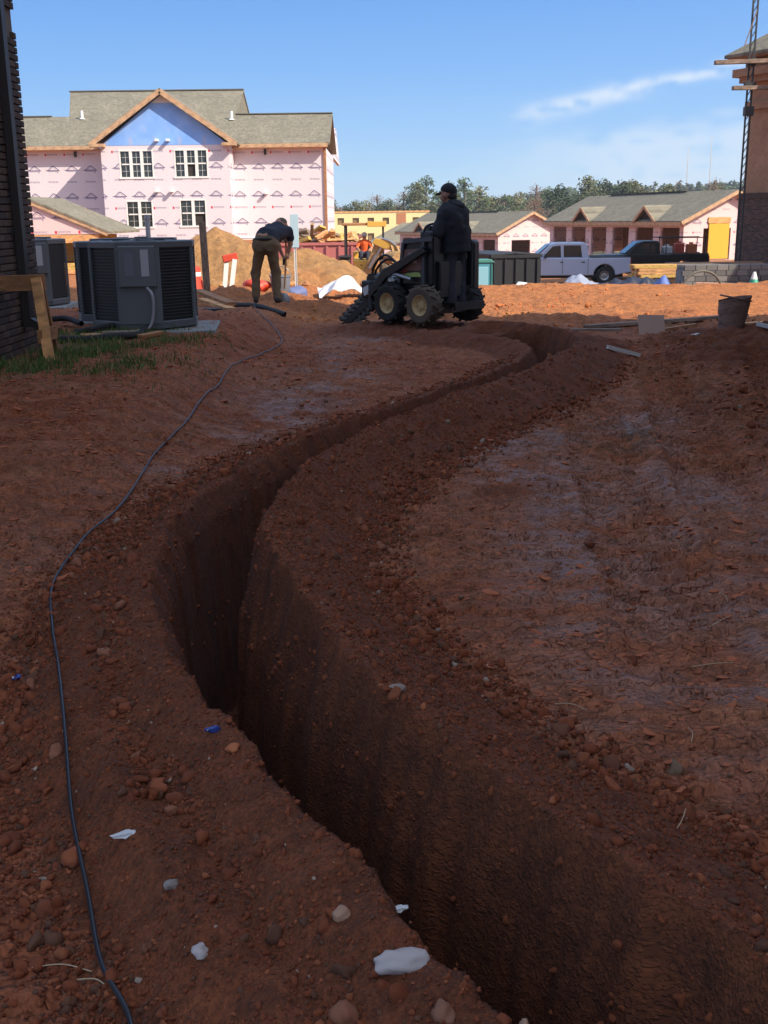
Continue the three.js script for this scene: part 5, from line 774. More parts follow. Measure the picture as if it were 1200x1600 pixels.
{ // weeds at the foot of the brick wall: one mass of blades
  const N = 6500, R = rng(91), g = new THREE.BufferGeometry(); g.setAttribute('position', new THREE.Float32BufferAttribute([-0.004, 0, 0, 0.004, 0, 0, 0.003, 0.5, 0.05, -0.004, 0, 0, 0.003, 0.5, 0.05, -0.003, 0.5, 0.05, -0.003, 0.5, 0.05, 0.003, 0.5, 0.05, 0, 1, 0.22], 3)); g.computeVertexNormals();
  const im = new THREE.InstancedMesh(g, new THREE.MeshStandardMaterial({ color: 0xffffff, roughness: 0.85, side: THREE.DoubleSide }), N), m = new THREE.Matrix4(), q = new THREE.Quaternion(), c = new THREE.Color(); let n = 0;
  while (n < N) { const x = -4.3 + R() * 2.7, z = -12.9 + R() * 4.3; if (x < -3.5 && z > -11.5) continue; const k = fbm(x * 2.3, z * 2.3, 3), edge = sm(x, -1.6, -2.6) * sm(z, -8.5, -9.6); if (R() > sm(k, 0.4, 0.62) * edge + 0.02) continue; const h = (0.03 + R() * 0.06) * (0.6 + k); q.setFromEuler(new THREE.Euler((R() - 0.5) * 0.9, R() * 6.28, (R() - 0.5) * 0.9)); m.compose(V(x, ground(x, z) - 0.005, z), q, V(1.2, h, h)); im.setMatrixAt(n, m); im.setColorAt(n, R() < 0.18 ? c.setRGB(0.28, 0.22, 0.10) : c.setRGB(0.05 + R() * 0.05, 0.10 + R() * 0.07, 0.03)); n++; }
  im.name = 'grass'; tag(im, 'sparse green weeds at the foot of the brick wall', 'grass', null, 'stuff'); im.castShadow = im.receiveShadow = true; scene.add(im);
}
// ---------------------------------------------------------------- the cord
{
  const pts = [[-2.05, -17.6], [-1.95, -16.9], [-1.6, -15.7], [-1.42, -14.9], [-1.29, -14.1], [-1.36, -13.1], [-1.49, -11.7], [-1.53, -10.7], [-1.51, -9.9], [-1.5, -8.9], [-1.49, -8.1], [-1.53, -7.4], [-1.52, -6.8], [-1.5, -6.3], [-1.5, -5.87], [-1.55, -5.45], [-1.54, -5.2], [-1.49, -4.66], [-1.3, -4.02], [-1.13, -3.48], [-0.98, -3.01], [-0.85, -2.61], [-0.72, -2.29], [-0.61, -2.01], [-0.52, -1.86], [-0.42, -1.5], [-0.2, -1.0], [0.1, -0.4]];
  const cv = new THREE.CatmullRomCurve3(pts.map(p => V(p[0], 0, p[1]))), P = cv.getSpacedPoints(520).map((p, i) => V(p.x + 0.014 * Math.sin(i * 0.09) * noise(i * 0.03, 3), 0, p.z));
  P.forEach(p => { let h = -9; for (let a = 0; a < 6; a++) h = Math.max(h, ground(p.x + Math.cos(a) * 0.012, p.z + Math.sin(a) * 0.012)); p.y = h + 0.009; });
  const low = P.map(p => p.y); for (let k = 0; k < 40; k++) for (let i = 1; i < P.length - 1; i++) P[i].y = Math.max(low[i] - 0.004, (P[i - 1].y + P[i].y + P[i + 1].y) / 3);
  single('power_cord', new THREE.TubeGeometry(new THREE.CatmullRomCurve3(P), 1000, 0.0058, 8), std(L(0.028, 0.03, 0.038), 0.38), 'dark blue black cord snaking over the clay beside the trench', 'cord');
}
// ---------------------------------------------------------------- loose stones and clods
function stoneGeo(seed, flat = 0.75, rough = 0.28, detail = 2) {
  let g = mergeVertices((() => { const q = new THREE.IcosahedronGeometry(1, detail); q.deleteAttribute('normal'); q.deleteAttribute('uv'); return q; })(), 1e-4);
  const p = g.attributes.position, R = rng(seed), ax = 0.75 + R() * 0.5, az = 0.75 + R() * 0.5, o = R() * 50;
  for (let i = 0; i < p.count; i++) { const x = p.getX(i), y = p.getY(i), z = p.getZ(i), n = 1 + (noise3(x * 1.3 + o, y * 1.3, z * 1.3 + o) - 0.5) * rough * 2.2 + (noise3(x * 3.5 + o, y * 3.5, z * 3.5) - 0.5) * rough; p.setXYZ(i, x * n * ax, y * n * flat, z * n * az); }
  g.computeVertexNormals(); return g;
}
const clodGeos = [1, 2, 3, 4, 5, 6].map(i => stoneGeo(i * 13, 0.74, 0.5, 1)), clodFine = [1, 2, 3, 4, 5, 6].map(i => stoneGeo(i * 13, 0.74, 0.48, 2));
function slopeAt(x, z) { const e = 0.03; return [(ground(x + e, z) - ground(x - e, z)) / (2 * e), (ground(x, z + e) - ground(x, z - e)) / (2 * e)]; }
{
  const R = rng(3131), m = new THREE.Matrix4(), q = new THREE.Quaternion(), c = new THREE.Color(), info = {};
  const clodMat = new THREE.MeshStandardMaterial({ color: 0xffffff, roughness: 0.97, bumpMap: soilBump, bumpScale: 0.003 });
  const lists = clodGeos.map(() => []);
  const put = (x, z, r, col) => { const g = ground(x, z, info); if (info.zone === 2) return false; q.setFromEuler(new THREE.Euler(R() * 6.28, R() * 6.28, R() * 6.28)); m.compose(V(x, g + r * 0.25, z), q, V(r, r * (0.7 + R() * 0.4), r)); lists[Math.floor(R() * 6)].push([m.clone(), col]); return true; };
  const soilCol = (wet) => { const k = 0.8 + R() * 0.35, v = R(); return v < 0.006 ? [0.38 * k, 0.27 * k, 0.2 * k] : v < 0.12 ? [0.29 * k, 0.085 * k, 0.032 * k] : v < 0.3 ? [0.13 * k, 0.053 * k, 0.027 * k] : [0.205 * k * wet, 0.051 * k * wet, 0.017 * k * wet]; };
  // along the trench: rolled down to the toes, caught in the groove of the near bank, scattered over the slopes
  let tries = 0, done = 0;
  while (done < 21000 && tries++ < 90000) {
    const f = Math.pow(R(), 0.75) * 0.86 + 0.1, p = trenchCurve.getPointAt(1 - f), tg = trenchCurve.getTangentAt(1 - f), side = R() < 0.52 ? -1 : 1, near = sm(p.z, -5, -3);
    const toe = side < 0 ? lerp(0.6, 0.82, near) : 0.78, mode = R(); let s;
    if (mode < 0.55) s = toe + (R() + R() - 0.9) * 0.16; else if (mode < 0.72 && side < 0) s = 0.42 + (R() + R() - 1) * 0.1; else s = 0.22 + R() * (toe - 0.2);
    const x = p.x - tg.z * s * side, z = p.z + tg.x * s * side; if (z > -1.2 || z < -15) continue;
    const cl = noise(x * 2.6, z * 2.6); if (R() > 0.25 + cl) continue;
    let r = 0.0025 + 0.0022 / Math.pow(R() + 0.02, 0.62); if (mode > 0.72) r *= 0.6; if (-z > 6) { r *= 1.2; if (r < 0.007) continue; } r = Math.min(r, 0.024);
    if (put(x, z, r, soilCol(1))) done++;
  }
  // fine crumbs all over the near banks
  for (let i = 0; i < 52000; i++) { const f = 0.12 + Math.pow(R(), 1.25) * 0.55, p = trenchCurve.getPointAt(f), tg = trenchCurve.getTangentAt(f), side = R() < 0.55 ? -1 : 1, s = side * (0.19 + R() * (side < 0 ? 0.68 : 0.6)), x = p.x - tg.z * s, z = p.z + tg.x * s; if (z > -1.2 || z < -9 || R() > 0.3 + noise(x * 4 + 7, z * 4)) continue; put(x, z, (0.0016 + 0.0042 * Math.pow(R(), 3)) * (1 + -z * 0.06), soilCol(1)); }
  // crumbs stuck in the cut walls
  for (let i = 0; i < 3000; i++) { const f = 0.1 + R() * 0.8, p = trenchCurve.getPointAt(f), tg = trenchCurve.getTangentAt(f), s = (R() < 0.5 ? -1 : 1) * (0.115 + R() * 0.14), x = p.x - tg.z * s, z = p.z + tg.x * s; if (z > -1.2 || z < -12) continue; const r = 0.003 + 0.011 * Math.pow(R(), 3); q.setFromEuler(new THREE.Euler(R() * 6.28, R() * 6.28, R() * 6.28)); m.compose(V(x, ground(x, z), z), q, V(r, r, r)); lists[Math.floor(R() * 6)].push([m.clone(), [0.2, 0.05, 0.016]]); }
  // over the flat ground, denser on the loose right side
  for (let i = 0; i < 26000; i++) {
    const z = -1.4 - Math.pow(R(), 1.4) * 16, x = (R() - 0.5) * (3 + -z * 0.85); const h = ground(x, z, info); if (info.zone || (x < -0.62 && z > -2.6 && R() < 0.8)) continue;
    const k = info.loose * 0.9 + 0.05 + 0.25 * sm(noise(x * 1.7, z * 1.7), 0.6, 0.85); if (R() > k) continue;
    let r = 0.003 + 0.003 / Math.pow(R() + 0.03, 0.6); r = Math.min(r * (1 + info.loose * 0.6), 0.035); if (-z > 7 && r < 0.008) continue;
    put(x, z, r, R() < 0.12 ? [0.2, 0.12, 0.07] : soilCol(0.95));
  }
  // flat chips of dried clay lifting off the smooth ground
  for (let i = 0; i < 15000; i++) {
    const z = -1.5 - Math.pow(R(), 1.3) * 14, x = (R() - 0.5) * (3 + -z * 0.8); const g0 = ground(x, z, info); if (info.zone || (x < -0.62 && z > -2.6 && R() < 0.6)) continue;
    if (R() > 0.25 + 0.9 * sm(fbm(x * 1.5 + 3, z * 1.5, 3), 0.42, 0.65)) continue; const r = (0.004 + 0.011 * R() * R()) * (1 + (-z) * 0.07);
    q.setFromEuler(new THREE.Euler((R() - 0.5) * 0.7, (R() - 0.5) * 1.6, (R() - 0.5) * 0.4)); m.compose(V(x, g0 + r * 0.06, z), q, V(r * 1.7, r * 0.45, r * 0.9)); const k = 0.8 + R() * 0.3; lists[Math.floor(R() * 6)].push([m.clone(), [0.42 * k, 0.125 * k, 0.055 * k]]);
  }
  // churned soil beyond the shadow, sunlit brightness painted into its colour
  for (let i = 0; i < 4000; i++) { const z = -15.8 - R() * 9, x = (R() - 0.5) * 18; if (noise(x * 0.9, z * 1.3) < 0.68) continue; put(x, z, 0.008 + 0.008 / Math.pow(R() + 0.05, 0.5), [0.5 * (0.7 + R() * 0.5), 0.15, 0.045]); }
  lists.forEach((l, i) => { const im = new THREE.InstancedMesh(clodGeos[i], clodMat, l.length); l.forEach(([mm, col], k) => { im.setMatrixAt(k, mm); im.setColorAt(k, c.setRGB(...col)); }); im.name = numbered('soil_crumbs'); tag(im, 'loose crumbs and small clods of red soil scattered over the banks and ground', 'soil', null, 'stuff'); im.castShadow = im.receiveShadow = true; scene.add(im); });
  console.log('clods', lists.map(l => l.length).join(' '));
  // larger clods that can be told apart
  const mats = [[0.24, 0.062, 0.022], [0.29, 0.08, 0.03], [0.2, 0.055, 0.022], [0.28, 0.105, 0.055], [0.17, 0.06, 0.03]].map(k => std(L(...k), 0.97, { bumpMap: soilBump, bumpScale: 0.004 }));
  const places = [];
  const near = rng(515); let guard = 0;
  while (places.length < 150 && guard++ < 4000) {
    const f = 0.16 + Math.pow(near(), 1.3) * 0.5, p = trenchCurve.getPointAt(f), tg = trenchCurve.getTangentAt(f), left = near() < 0.68, u = near(); let s;
    if (left) s = u < 0.62 ? 0.78 + (near() - 0.55) * 0.22 : 0.43 + (near() - 0.5) * 0.14; else s = 0.76 + (near() - 0.5) * 0.25;
    if (left) s *= lerp(0.78, 1, sm(p.z, -6, -3.6));
    const x = p.x + tg.z * s * (left ? 1 : -1), z = p.z - tg.x * s * (left ? 1 : -1); if (z > -1.3 || z < -9) continue; ground(x, z, info); if (info.zone === 2) continue;
    if (places.some(o => Math.hypot(o[0] - x, o[1] - z) < 0.035)) continue;
    places.push([x, z, 0.013 + 0.021 * Math.pow(near(), 1.8), left ? (u < 0.62 ? 0 : 1) : 2]);
  }
  const txt = ['reddish dirt clod at the outer foot of the near spoil bank beside the cord', 'reddish dirt clod caught on the crest of the near spoil bank', 'reddish dirt clod at the foot of the bank beyond the trench'];
  places.forEach(([x, z, r, w]) => { const o = new THREE.Mesh(clodFine[Math.floor(near() * 6)], mats[Math.floor(near() * 5)]); o.name = numbered('dirt_clod'); o.position.set(x, ground(x, z) + r * 0.3, z); o.rotation.set(near() * 6, near() * 6, near() * 6); o.scale.setScalar(r); o.castShadow = o.receiveShadow = true; tag(o, txt[w], 'dirt clod', txt[w].replace('reddish dirt clod', 'clods')); scene.add(o); });
}
{
  const pale = std(L(0.50, 0.43, 0.40), 0.9, { bumpMap: soilBump, bumpScale: 0.004 }), warm = std(L(0.42, 0.24, 0.15), 0.92, { bumpMap: soilBump, bumpScale: 0.006 });
  const rock = (name, label, x, z, s, turn, mat, seed, lift = 0.35) => { const o = single(name, stoneGeo(seed, 1, seed === 71 ? 0.42 : 0.36, 3), mat, label, 'rock', [x, ground(x, z) + s[1] * lift, z], turn); o.scale.set(...s); return o; };
  rock('rock', 'pale angular rock lying on the near spoil bank, largest of all the stones', 0.024, -1.86, [0.044, 0.022, 0.026], 0.1, pale, 71);
  rock('rock', 'upright tan rock at the bottom edge of the picture beside the trench lip', 0.245, -1.66, [0.014, 0.03, 0.022], 0.4, warm, 72, 0.6);
  rock('rock', 'rounded tan stone just behind the pale angular rock', -0.1, -2.02, [0.018, 0.014, 0.016], 0.2, warm, 73);
  rock('rock', 'round brown stone in front of the pale angular rock', 0.1, -1.72, [0.024, 0.02, 0.022], 0.2, mat3(), 74);
  rock('rock', 'grey speckled stone among clods at the cord bend', -0.5, -2.2, [0.02, 0.016, 0.018], 0.9, std(L(0.3, 0.25, 0.22), 0.9), 75);
  rock('rock', 'pale stone beside the lower cord among clods', -0.4, -1.98, [0.018, 0.014, 0.014], 0.3, pale, 76);
  rock('rock', 'small white stone on the trench lip', -0.47, -3.2, [0.018, 0.01, 0.012], 0.2, pale, 77);
  rock('rock', 'small grey stone on the slope of the bank beyond the trench', 0.03, -2.95, [0.022, 0.014, 0.016], 0.2, std(L(0.32, 0.24, 0.2), 0.9), 78);
  rock('rock', 'rusty orange stone low on the crest of the near bank', -0.43, -2.75, [0.022, 0.014, 0.018], 0.6, std(L(0.45, 0.14, 0.05), 0.9), 79);
  rock('rock', 'white pebble in the spoil behind the far trench bend', 1.6, -13.2, [0.04, 0.03, 0.035], 0.6, pale, 80);
  function mat3() { return std(L(0.28, 0.12, 0.07), 0.92, { bumpMap: soilBump, bumpScale: 0.004 }); }
  const wrapM = std(L(0.03, 0.06, 0.28), 0.25), foil = std(L(0.6, 0.62, 0.66), 0.25);
  for (const [x, z, l, s] of [[-1.3, -3.55, 'crumpled blue wrapper at the outer foot of the near bank', 0.015], [-0.5, -2.85, 'crumpled blue and white wrapper on the near bank crest', 0.016]]) { const t = thing('wrapper', l, 'litter', [x, ground(x, z) + 0.008, z], 0.5); const g = stoneGeo(x > -1 ? 91 : 92, 0.5, 0.9, 2); mesh('crumpled_foil', g.clone().scale(s, s, s * 0.7), wrapM, t); mesh('white_corner', stoneGeo(93, 0.4, 0.8, 1).scale(s * 0.5, s * 0.4, s * 0.4).translate(-s * 0.8, s * 0.2, 0), foil, t); }
  const paperM = std(L(0.7, 0.68, 0.66), 0.8); for (const [x, z, s, l] of [[-0.66, -2.42, 0.02, 'torn white plastic scrap beside the cord'], [0.02, -2.05, 0.014, 'small white chip on the near bank']]) single('plastic_scrap', stoneGeo(95, 0.3, 0.9, 2).scale(s, s * 0.8, s * 0.6), paperM, l, 'litter', [x, ground(x, z) + 0.01, z], 0.4);
  // straw and twigs
  const straw = std(L(0.5, 0.36, 0.22), 0.9), tw = rng(606), pl = [[-0.72, -2.05, 'by the lower cord'], [-0.63, -1.98, 'beside the first straw by the lower cord'], [0.95, -3.1, 'on the smooth clay beyond the trench'], [1.35, -4.1, 'near the right tracks'], [0.75, -2.5, 'at the far bank foot'], [1.2, -3.7, 'crossing another straw on the clay'], [0.35, -3.6, 'on the clay near the bank foot'], [1.6, -5.6, 'in the loose soil at right'], [1.45, -4.4, 'on the smeared clay patch'], [2.4, -8.4, 'in the far track'], [0.62, -3.35, 'beside a dark clod on the clay'], [1.1, -2.75, 'close to the right frame edge']];
  for (const [x, z, w] of pl) { const a = tw() * 3, l = 0.04 + tw() * 0.05, y = ground(x, z) + 0.008; single('straw', tube([[-l, 0, 0], [0, 0.006, 0.006], [l, -0.002, -0.004]], 0.0016, 5), straw, 'thin pale straw stem lying ' + w, 'straw', [x, y, z], a); }
}
// ---------------------------------------------------------------- things between the trench and the buildings
{
  const G = (x, z) => ground(x, z);
  // tan dirt pile
  const n = 120, g = new THREE.PlaneGeometry(9, 5.4, n, 74).rotateX(-Math.PI / 2), p = g.attributes.position, C = [];
  for (let i = 0; i < p.count; i++) { const x = p.getX(i), z = p.getZ(i), a = Math.hypot((x + 1.25) / 2.9, z / 2.3), b = Math.hypot((x - 0.75) / 2.6, z / 2.2); const pk = Math.max(1.72 * Math.max(0, 1 - a) ** 0.9, 1.28 * Math.max(0, 1 - b) ** 0.9); const w = fbm(x * 1.6, z * 1.6, 4) - 0.5, r = fbm(x * 7, z * 7, 3) - 0.5; p.setY(i, pk + (pk > 0 ? (w * 0.42 + r * 0.13) * sm(pk, 0, 0.4) : -0.1)); const k = 0.8 + 0.4 * fbm(x * 3, z * 3, 3), o = sm(fbm(x * 0.9 + 3, z * 0.9, 3), 0.5, 0.7) * 0.5; C.push(lerp(0.50, 0.5, o) * k, lerp(0.27, 0.2, o) * k, lerp(0.11, 0.07, o) * k); }
  g.setAttribute('color', new THREE.Float32BufferAttribute(C, 3)); g.computeVertexNormals(); const uv = g.attributes.uv; for (let i = 0; i < uv.count; i++) uv.setXY(i, uv.getX(i) * 9, uv.getY(i) * 5.4);
  const m = rawMesh('dirt_pile', g, new THREE.MeshStandardMaterial({ vertexColors: true, color: 0xffffff, roughness: 0.97, map: soilGrain, bumpMap: soilBump, bumpScale: 0.02, side: THREE.DoubleSide }), scene); m.position.set(-2.55, -0.28, -26.2); tag(m, 'large tan dirt pile behind the bending person', 'dirt pile');
  const R = rng(55), cm = [std(L(0.42, 0.22, 0.09), 0.97), std(L(0.36, 0.16, 0.07), 0.97)];
  for (let i = 0; i < 26; i++) { const x = -5 + R() * 5, z = -24.2 - R() * 1.5, r = 0.04 + R() * 0.09; const o = single('dirt_lump', clodFine[i % 6].clone(), cm[i % 2], 'tan soil lump fallen at the front of the dirt pile', 'soil lump', [x, G(x, z) + r * 0.4, z], R() * 6, 'lumps at the front of the dirt pile'); o.scale.set(r, r * 0.8, r); }
  // sign post
  const sp = thing('sign_post', 'white signpost with a narrow pale plate in front of the dirt pile', 'signpost', [-1.76, G(-1.76, -23), -23]);
  mesh('post', [box(0.035, 1.55, 0.02, 0, 0.77, 0), box(0.012, 1.55, 0.03, -0.02, 0.77, 0.008), box(0.012, 1.55, 0.03, 0.02, 0.77, 0.008)], std(L(0.62, 0.60, 0.58), 0.5), sp); mesh('plate', rbox(0.17, 0.66, 0.012, 0.004, 0, 1.25, 0.03), std(L(0.42, 0.58, 0.66), 0.35), sp);
  // timber post and fallen planks by the condensers
  const by = G(-3.07, -19.5); single('timber_post', [rbox(0.11, 1.55, 0.11, 0.01, 0, 0.62, 0, [0, 0, 0.02])], greyWood, 'weathered square timber post standing behind the front air conditioner', 'post', [-3.07, by, -19.5]);
  const pl = (a, b, w, mt, l) => single('plank', bar([a[0], G(a[0], a[1]) + a[2], a[1]], [b[0], G(b[0], b[1]) + b[2], b[1]], w, 0.045), mt, l, 'plank');
  pl([-3.1, -18.7, 0.3], [-2.25, -16.6, 0.05], 0.16, lumberDark, 'brown plank leaning on the dirt beside the timber post'); pl([-2.85, -17.6, 0.12], [-2.2, -16.2, 0.03], 0.14, lumber, 'pale plank lying below the leaning brown plank'); pl([-2.8, -16.9, 0.02], [-2.4, -16.0, 0.03], 0.2, black, 'black plank end beneath the pale plank');
  single('black_pipe', [tube([[-2.3, G(-2.3, -17.4) + 0.06, -17.4], [-1.95, G(-1.95, -17.3) + 0.05, -17.3], [-1.5, G(-1.5, -17.1) + 0.05, -17.1]], 0.05, 10)], black, 'short black pipe lying on the clay beside the planks', 'pipe');
  // barricade, cone, pail
  const bar1 = thing('barrel', 'red traffic barrel with white bands in front of the dirt pile', 'barrel', [-3.85, G(-3.85, -23) - 0.02, -22.6]), red = std(L(0.55, 0.06, 0.03), 0.5);
  mesh('drum', new THREE.LatheGeometry([[0, 0], [0.27, 0], [0.26, 0.05], [0.24, 0.06], [0.22, 0.35], [0.2, 0.36], [0.18, 0.6], [0.15, 0.62], [0, 0.62]].map(q => new THREE.Vector2(...q)), 24), red, bar1); mesh('band', [cyl(0.235, 0.228, 0.09, 0, 0.18, 0, null, 24), cyl(0.198, 0.19, 0.08, 0, 0.47, 0, null, 24)], whiteTrim, bar1);
  const b2 = thing('barricade', 'white barricade boards with an orange top beside the barrel', 'barricade', [-3.0, G(-3.0, -22.2), -22.2], 0.2);
  mesh('board', box(0.09, 0.62, 0.03, -0.1, 0.36, 0, [0, 0, -0.12]), whiteTrim, b2); mesh('board', box(0.09, 0.62, 0.03, 0.04, 0.36, 0.06, [0, 0, -0.16]), whiteTrim, b2); mesh('orange_top', rbox(0.3, 0.14, 0.06, 0.02, 0.0, 0.7, 0.02, [0, 0, 0.2]), red, b2); mesh('foot', box(0.3, 0.05, 0.3, -0.04, 0.03, 0.02), black, b2);
  single('orange_sack', stoneGeo(201, 0.8, 0.3, 3).scale(0.3, 0.22, 0.2), red, 'slumped red orange sack right of the white barricade boards', 'sack', [-2.55, G(-2.55, -22.6) + 0.12, -22.6]);
  single('orange_sack', stoneGeo(203, 0.9, 0.3, 3).scale(0.22, 0.3, 0.2), std(L(0.5, 0.09, 0.06), 0.6), 'pinkish red sack left of the timber post', 'sack', [-4.25, G(-4.25, -22.2) + 0.25, -22.2]);
  const pail = thing('pail', 'grey pail seen between the legs of the bending person', 'pail', [-2.05, G(-2.05, -22.6) - 0.02, -22.6]); mesh('bucket', new THREE.LatheGeometry([[0, 0], [0.17, 0], [0.21, 0.42], [0.225, 0.42], [0.225, 0.45], [0.2, 0.45], [0.16, 0.03], [0, 0.03]].map(q => new THREE.Vector2(...q)), 24), std(L(0.15, 0.17, 0.21), 0.5), pail); mesh('handle', new THREE.TorusGeometry(0.21, 0.008, 6, 20, Math.PI).translate(0, 0.42, 0), steel, pail);
  single('blue_tarp', stoneGeo(207, 0.9, 0.35, 3).scale(0.3, 0.2, 0.2), std(L(0.12, 0.15, 0.3), 0.7), 'small blue bundle beside the grey pail', 'bundle', [-1.8, G(-1.8, -22.8) + 0.0, -22.8]);
  // white sheet beside the trencher
  function sheet(name, label, w, d, amp, seed, mat, pos, turn, fn) { const g2 = new THREE.PlaneGeometry(w, d, 36, 24).rotateX(-Math.PI / 2), q = g2.attributes.position; for (let i = 0; i < q.count; i++) { const x = q.getX(i), z = q.getZ(i); q.setY(i, fn(x / w, z / d) + (fbm(x * 3 + seed, z * 3, 4) - 0.5) * amp + Math.abs(noise(x * 4 + z * 2 + seed, seed) - 0.5) * amp); } g2.computeVertexNormals(); const back = g2.clone().translate(0, -0.012, 0); return single(name, [g2, back], mat, label, name === 'tarp' ? 'tarp' : 'sheet', pos, turn); }
  sheet('plastic_sheet', 'white plastic sheet crumpled beside the trencher', 1.5, 0.9, 0.25, 3, std(L(0.72, 0.72, 0.74), 0.55), [-0.55, G(-0.5, -23) - 0.02, -22.9], 0.1, (u, v) => 0.34 * Math.exp(-(((u + 0.2) * 3) ** 2) - (v * 2) ** 2) + 0.1 * (1 - Math.abs(u) * 2));
  // right side: tarps, lumber, blocks, hose loop, cone behind the crest
  sheet('tarp', 'pale grey blue tarp heaped before the white pickup wheel', 2.6, 1.6, 0.4, 11, std(L(0.26, 0.29, 0.38), 0.7), [8.0, G(8, -42) + 0.1, -42], 0.1, (u, v) => 0.7 * Math.exp(-(((u + 0.2) * 3.2) ** 2) - (v * 2) ** 2));
  sheet('tarp', 'dark navy tarp lying right of the pale tarp', 3.4, 1.8, 0.4, 17, std(L(0.02, 0.025, 0.05), 0.5), [9.6, G(9.6, -41) + 0.15, -41], 0.0, (u, v) => 0.6 * Math.exp(-((u * 2) ** 2) - (v * 2) ** 2));
  sheet('tarp', 'small bright blue tarp poking over the sunlit dirt', 1.0, 0.7, 0.3, 23, std(L(0.10, 0.16, 0.42), 0.6), [8.15, G(8.15, -32) + 0.35, -32], 0.2, (u, v) => 0.42 * Math.exp(-((u * 2.0) ** 2) - (v * 2) ** 2));
  single('concrete_slab', [rbox(3.4, 0.22, 1.0, 0.03, 0, 0.11, 0)], concrete, 'flat grey slab lying in front of the white pickup', 'slab', [6.9, G(6.9, -38) + 0.35, -38], 0.05);
  { const st = thing('timber_crib', 'low stack of wood under the grey slab', 'lumber stack', [6.9, G(6.9, -38), -38], 0.05); for (const q of [-1.3, 0, 1.3]) mesh('board', box(0.25, 0.34, 0.9, q, 0.17, 0), lumberDark, st); }
  single('white_rag', stoneGeo(221, 0.7, 0.8, 3).scale(0.35, 0.35, 0.2), std(L(0.6, 0.6, 0.62), 0.7), 'crumpled white bag at the foot of the dark dumpster', 'bag', [3.95, G(3.95, -32) + 0.5, -32]);
  const RB = rng(77);
  const stackOf = (label, x, y, z, turn, rows, per, len, w, h, mt) => { const t = thing('lumber_stack', label, 'lumber stack', [x, y, z], turn); for (let r = 0; r < rows; r++) for (let k = 0; k < per; k++) mesh('board', box(len + (RB() - 0.5) * 0.3, h * 0.94, w * 0.95, (RB() - 0.5) * 0.2, h * (r + 0.5), (k - (per - 1) / 2) * w), mt[Math.floor(RB() * mt.length)], t); return t; };
  stackOf('sunlit stack of pale lumber before the black pickup tail', 11.4, G(11.4, -43) + 0.75, -43.2, 0.05, 4, 4, 3.2, 0.28, 0.12, [lumber, osb]);
  { const t = thing('lumber_bearer', 'pair of low timber bearers holding the pale lumber stack', 'bearer', [11.4, G(11.4, -43), -43.2], 0.05); mesh('bearer', box(0.2, 0.74, 1.1, -1.1, 0.37, 0), lumberDark, t); mesh('bearer', box(0.2, 0.74, 1.1, 1.1, 0.37, 0), lumberDark, t); }
  stackOf('low row of pale boards lying behind the hose loop', 10.3, G(10.3, -36) + 0.15, -36.5, 0.0, 2, 3, 4.2, 0.2, 0.1, [lumber, greyWood]);
  stackOf('weathered grey timbers leading from the lumber to the brick wall', 13.3, G(13.3, -44) + 0.85, -44.3, 0.02, 3, 3, 3.6, 0.3, 0.13, [greyWood, lumberDark]);
  { const t = thing('block_pallet', 'grey concrete blocks stacked on a pallet below the brick wall', 'block stack', [12.6, G(12.6, -41) - 0.05, -41.2], 0.05), bg = rbox(0.39, 0.19, 0.19, 0.01), ms = [std(L(0.15, 0.145, 0.14), 0.95), std(L(0.12, 0.115, 0.115), 0.95), std(L(0.19, 0.18, 0.175), 0.95)]; mesh('pallet', [box(3.4, 0.03, 1.1, 0, 0.13, 0), box(3.4, 0.1, 0.1, 0, 0.06, 0.45), box(3.4, 0.1, 0.1, 0, 0.06, -0.45)], lumberDark, t); for (let r = 0; r < 6; r++) for (let k = 0; k < 8; k++) for (let d = 0; d < 4; d++) { if (d < 3 && r < 5) continue; const b = new THREE.Mesh(bg, ms[Math.floor(RB() * 3)]); b.name = 'block'; b.castShadow = b.receiveShadow = true; b.position.set(-1.4 + k * 0.41 + (r % 2) * 0.08, 0.25 + r * 0.2, -0.42 + d * 0.25 + (RB() - 0.5) * 0.02); t.add(b); } mesh('inner_blocks', box(3.1, 1.0, 0.85, 0.02, 0.66, -0.13), concrete, t); }
  single('hose_loop', new THREE.TorusGeometry(0.62, 0.035, 10, 40).scale(1.05, 1, 1), std(L(0.10, 0.09, 0.07), 0.6), 'dark hose standing in a loop behind the sunlit dirt crest', 'hose', [9.6, G(9.5, -33) + 0.55, -33.2], 0.2);
  single('pipe_length', tube([[9.6, G(9.6, -33.6) + 0.85, -33.8], [10.8, G(10.8, -33.6) + 0.8, -33.5], [12.2, G(12, -33.4) + 0.65, -33.2]], 0.05, 10), std(L(0.40, 0.22, 0.15), 0.6), 'long brown pipe lying behind the striped cone', 'pipe');
  { const x = 8.6, z = -25.6, t = thing('marker_cone', 'small green and white striped marker cone on the dirt crest', 'cone', [x, G(x, z) - 0.02, z]); mesh('cone', cyl(0.12, 0.03, 0.3, 0, 0.15, 0, null, 16), whiteTrim, t); mesh('stripe', [cyl(0.098, 0.075, 0.075, 0, 0.1, 0, null, 16), cyl(0.062, 0.04, 0.07, 0, 0.2, 0, null, 16)].map(g3 => g3.scale(1.06, 1, 1.06)), std(L(0.03, 0.3, 0.2), 0.5), t); mesh('base', box(0.28, 0.03, 0.28, 0, 0.01, 0), std(L(0.45, 0.08, 0.03), 0.6), t); }
  // litter on the right at the edge of the shade
  single('cardboard_sheet', rbox(0.36, 0.3, 0.012, 0.003, 0, 0.16, 0, [-0.5, 0.06, 0]), std(L(0.44, 0.28, 0.21), 0.9), 'square of cardboard propped up at the shadow edge', 'cardboard', [3.66, G(3.66, -14.9) + 0.02, -14.9]);
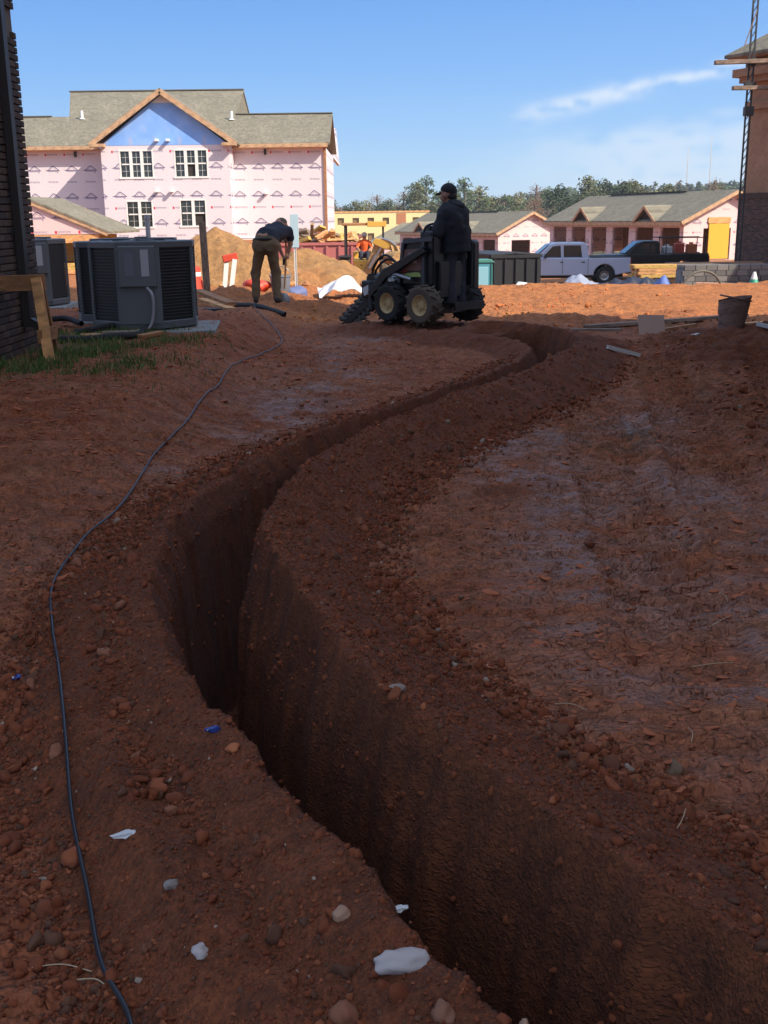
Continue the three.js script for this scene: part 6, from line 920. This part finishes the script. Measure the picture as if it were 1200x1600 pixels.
  { const t = thing('rusty_drum', 'crushed rusty bucket tilted on the churned soil at the right', 'bucket', [4.62, G(4.62, -14.5) - 0.03, -14.5]); const gg = new THREE.CylinderGeometry(0.2, 0.155, 0.46, 28, 8, true), q = gg.attributes.position; for (let i = 0; i < q.count; i++) { const a = Math.atan2(q.getZ(i), q.getX(i)), k = 1 + 0.12 * (noise(a * 2 + 5, q.getY(i) * 5) - 0.5) + 0.02 * Math.sin(q.getY(i) * 60) * (q.getY(i) > 0.1 ? 1 : 0); q.setXYZ(i, q.getX(i) * k, q.getY(i) + 0.06 * Math.cos(a) * (q.getY(i) > 0 ? 1 : 0), q.getZ(i) * k); } gg.computeVertexNormals(); const bm = std(L(0.24, 0.15, 0.115), 0.8, { map: grainTex([0.95, 0.9, 0.88], 0, [1, 1], 0.7, 8) }); const w = mesh('wall', gg.rotateZ(-0.12).translate(0, 0.22, 0), bm, t); mesh('rim', new THREE.TorusGeometry(0.2, 0.012, 6, 28).rotateX(Math.PI / 2).rotateZ(-0.2).translate(0.03, 0.45, 0), bm, t); mesh('fill', cyl(0.17, 0.19, 0.03, 0.02, 0.38, 0, [0, 0, -0.15], 24), std(L(0.2, 0.07, 0.03), 0.95), t); }
  pl([2.95, -15.9, 0.05], [5.6, -16.9, 0.08], 0.12, greyWood, 'long grey plank at the shadow edge behind the cardboard'); pl([2.6, -15.3, 0.03], [3.4, -15.6, 0.05], 0.1, greyWood, 'short grey plank left of the cardboard'); pl([3.9, -15.3, 0.05], [4.4, -15.4, 0.1], 0.1, lumberDark, 'dark plank stub between the cardboard and the rusty bucket'); pl([4.9, -15.2, 0.05], [5.5, -15.4, 0.12], 0.12, lumber, 'pale plank end behind the rusty bucket');
  pl([2.55, -12.35, 0.03], [2.95, -12.5, 0.04], 0.045, std(L(0.6, 0.55, 0.5), 0.8), 'white stick lying beside the spoil bank'); pl([4.75, -13.9, 0.02], [5.0, -13.6, 0.06], 0.035, std(L(0.55, 0.5, 0.48), 0.8), 'pale stick lying right of the rusty bucket');
  single('dark_rag', stoneGeo(231, 0.4, 0.8, 3).scale(0.12, 0.07, 0.07), std(L(0.022, 0.02, 0.02), 0.85), 'dark rag lying on the clay beyond the trench bank', 'rag', [1.93, G(1.93, -9.1) + 0.01, -9.1]);
  single('white_rag', stoneGeo(233, 0.5, 0.7, 2).scale(0.05, 0.035, 0.04), whiteTrim, 'small white paper scrap beside the cardboard', 'litter', [4.0, G(4.0, -14.0) + 0.02, -14.0]);
}
scene.fog = new THREE.FogExp2(0xcfdcea, 0.00028);
renderer.render(scene, camera);
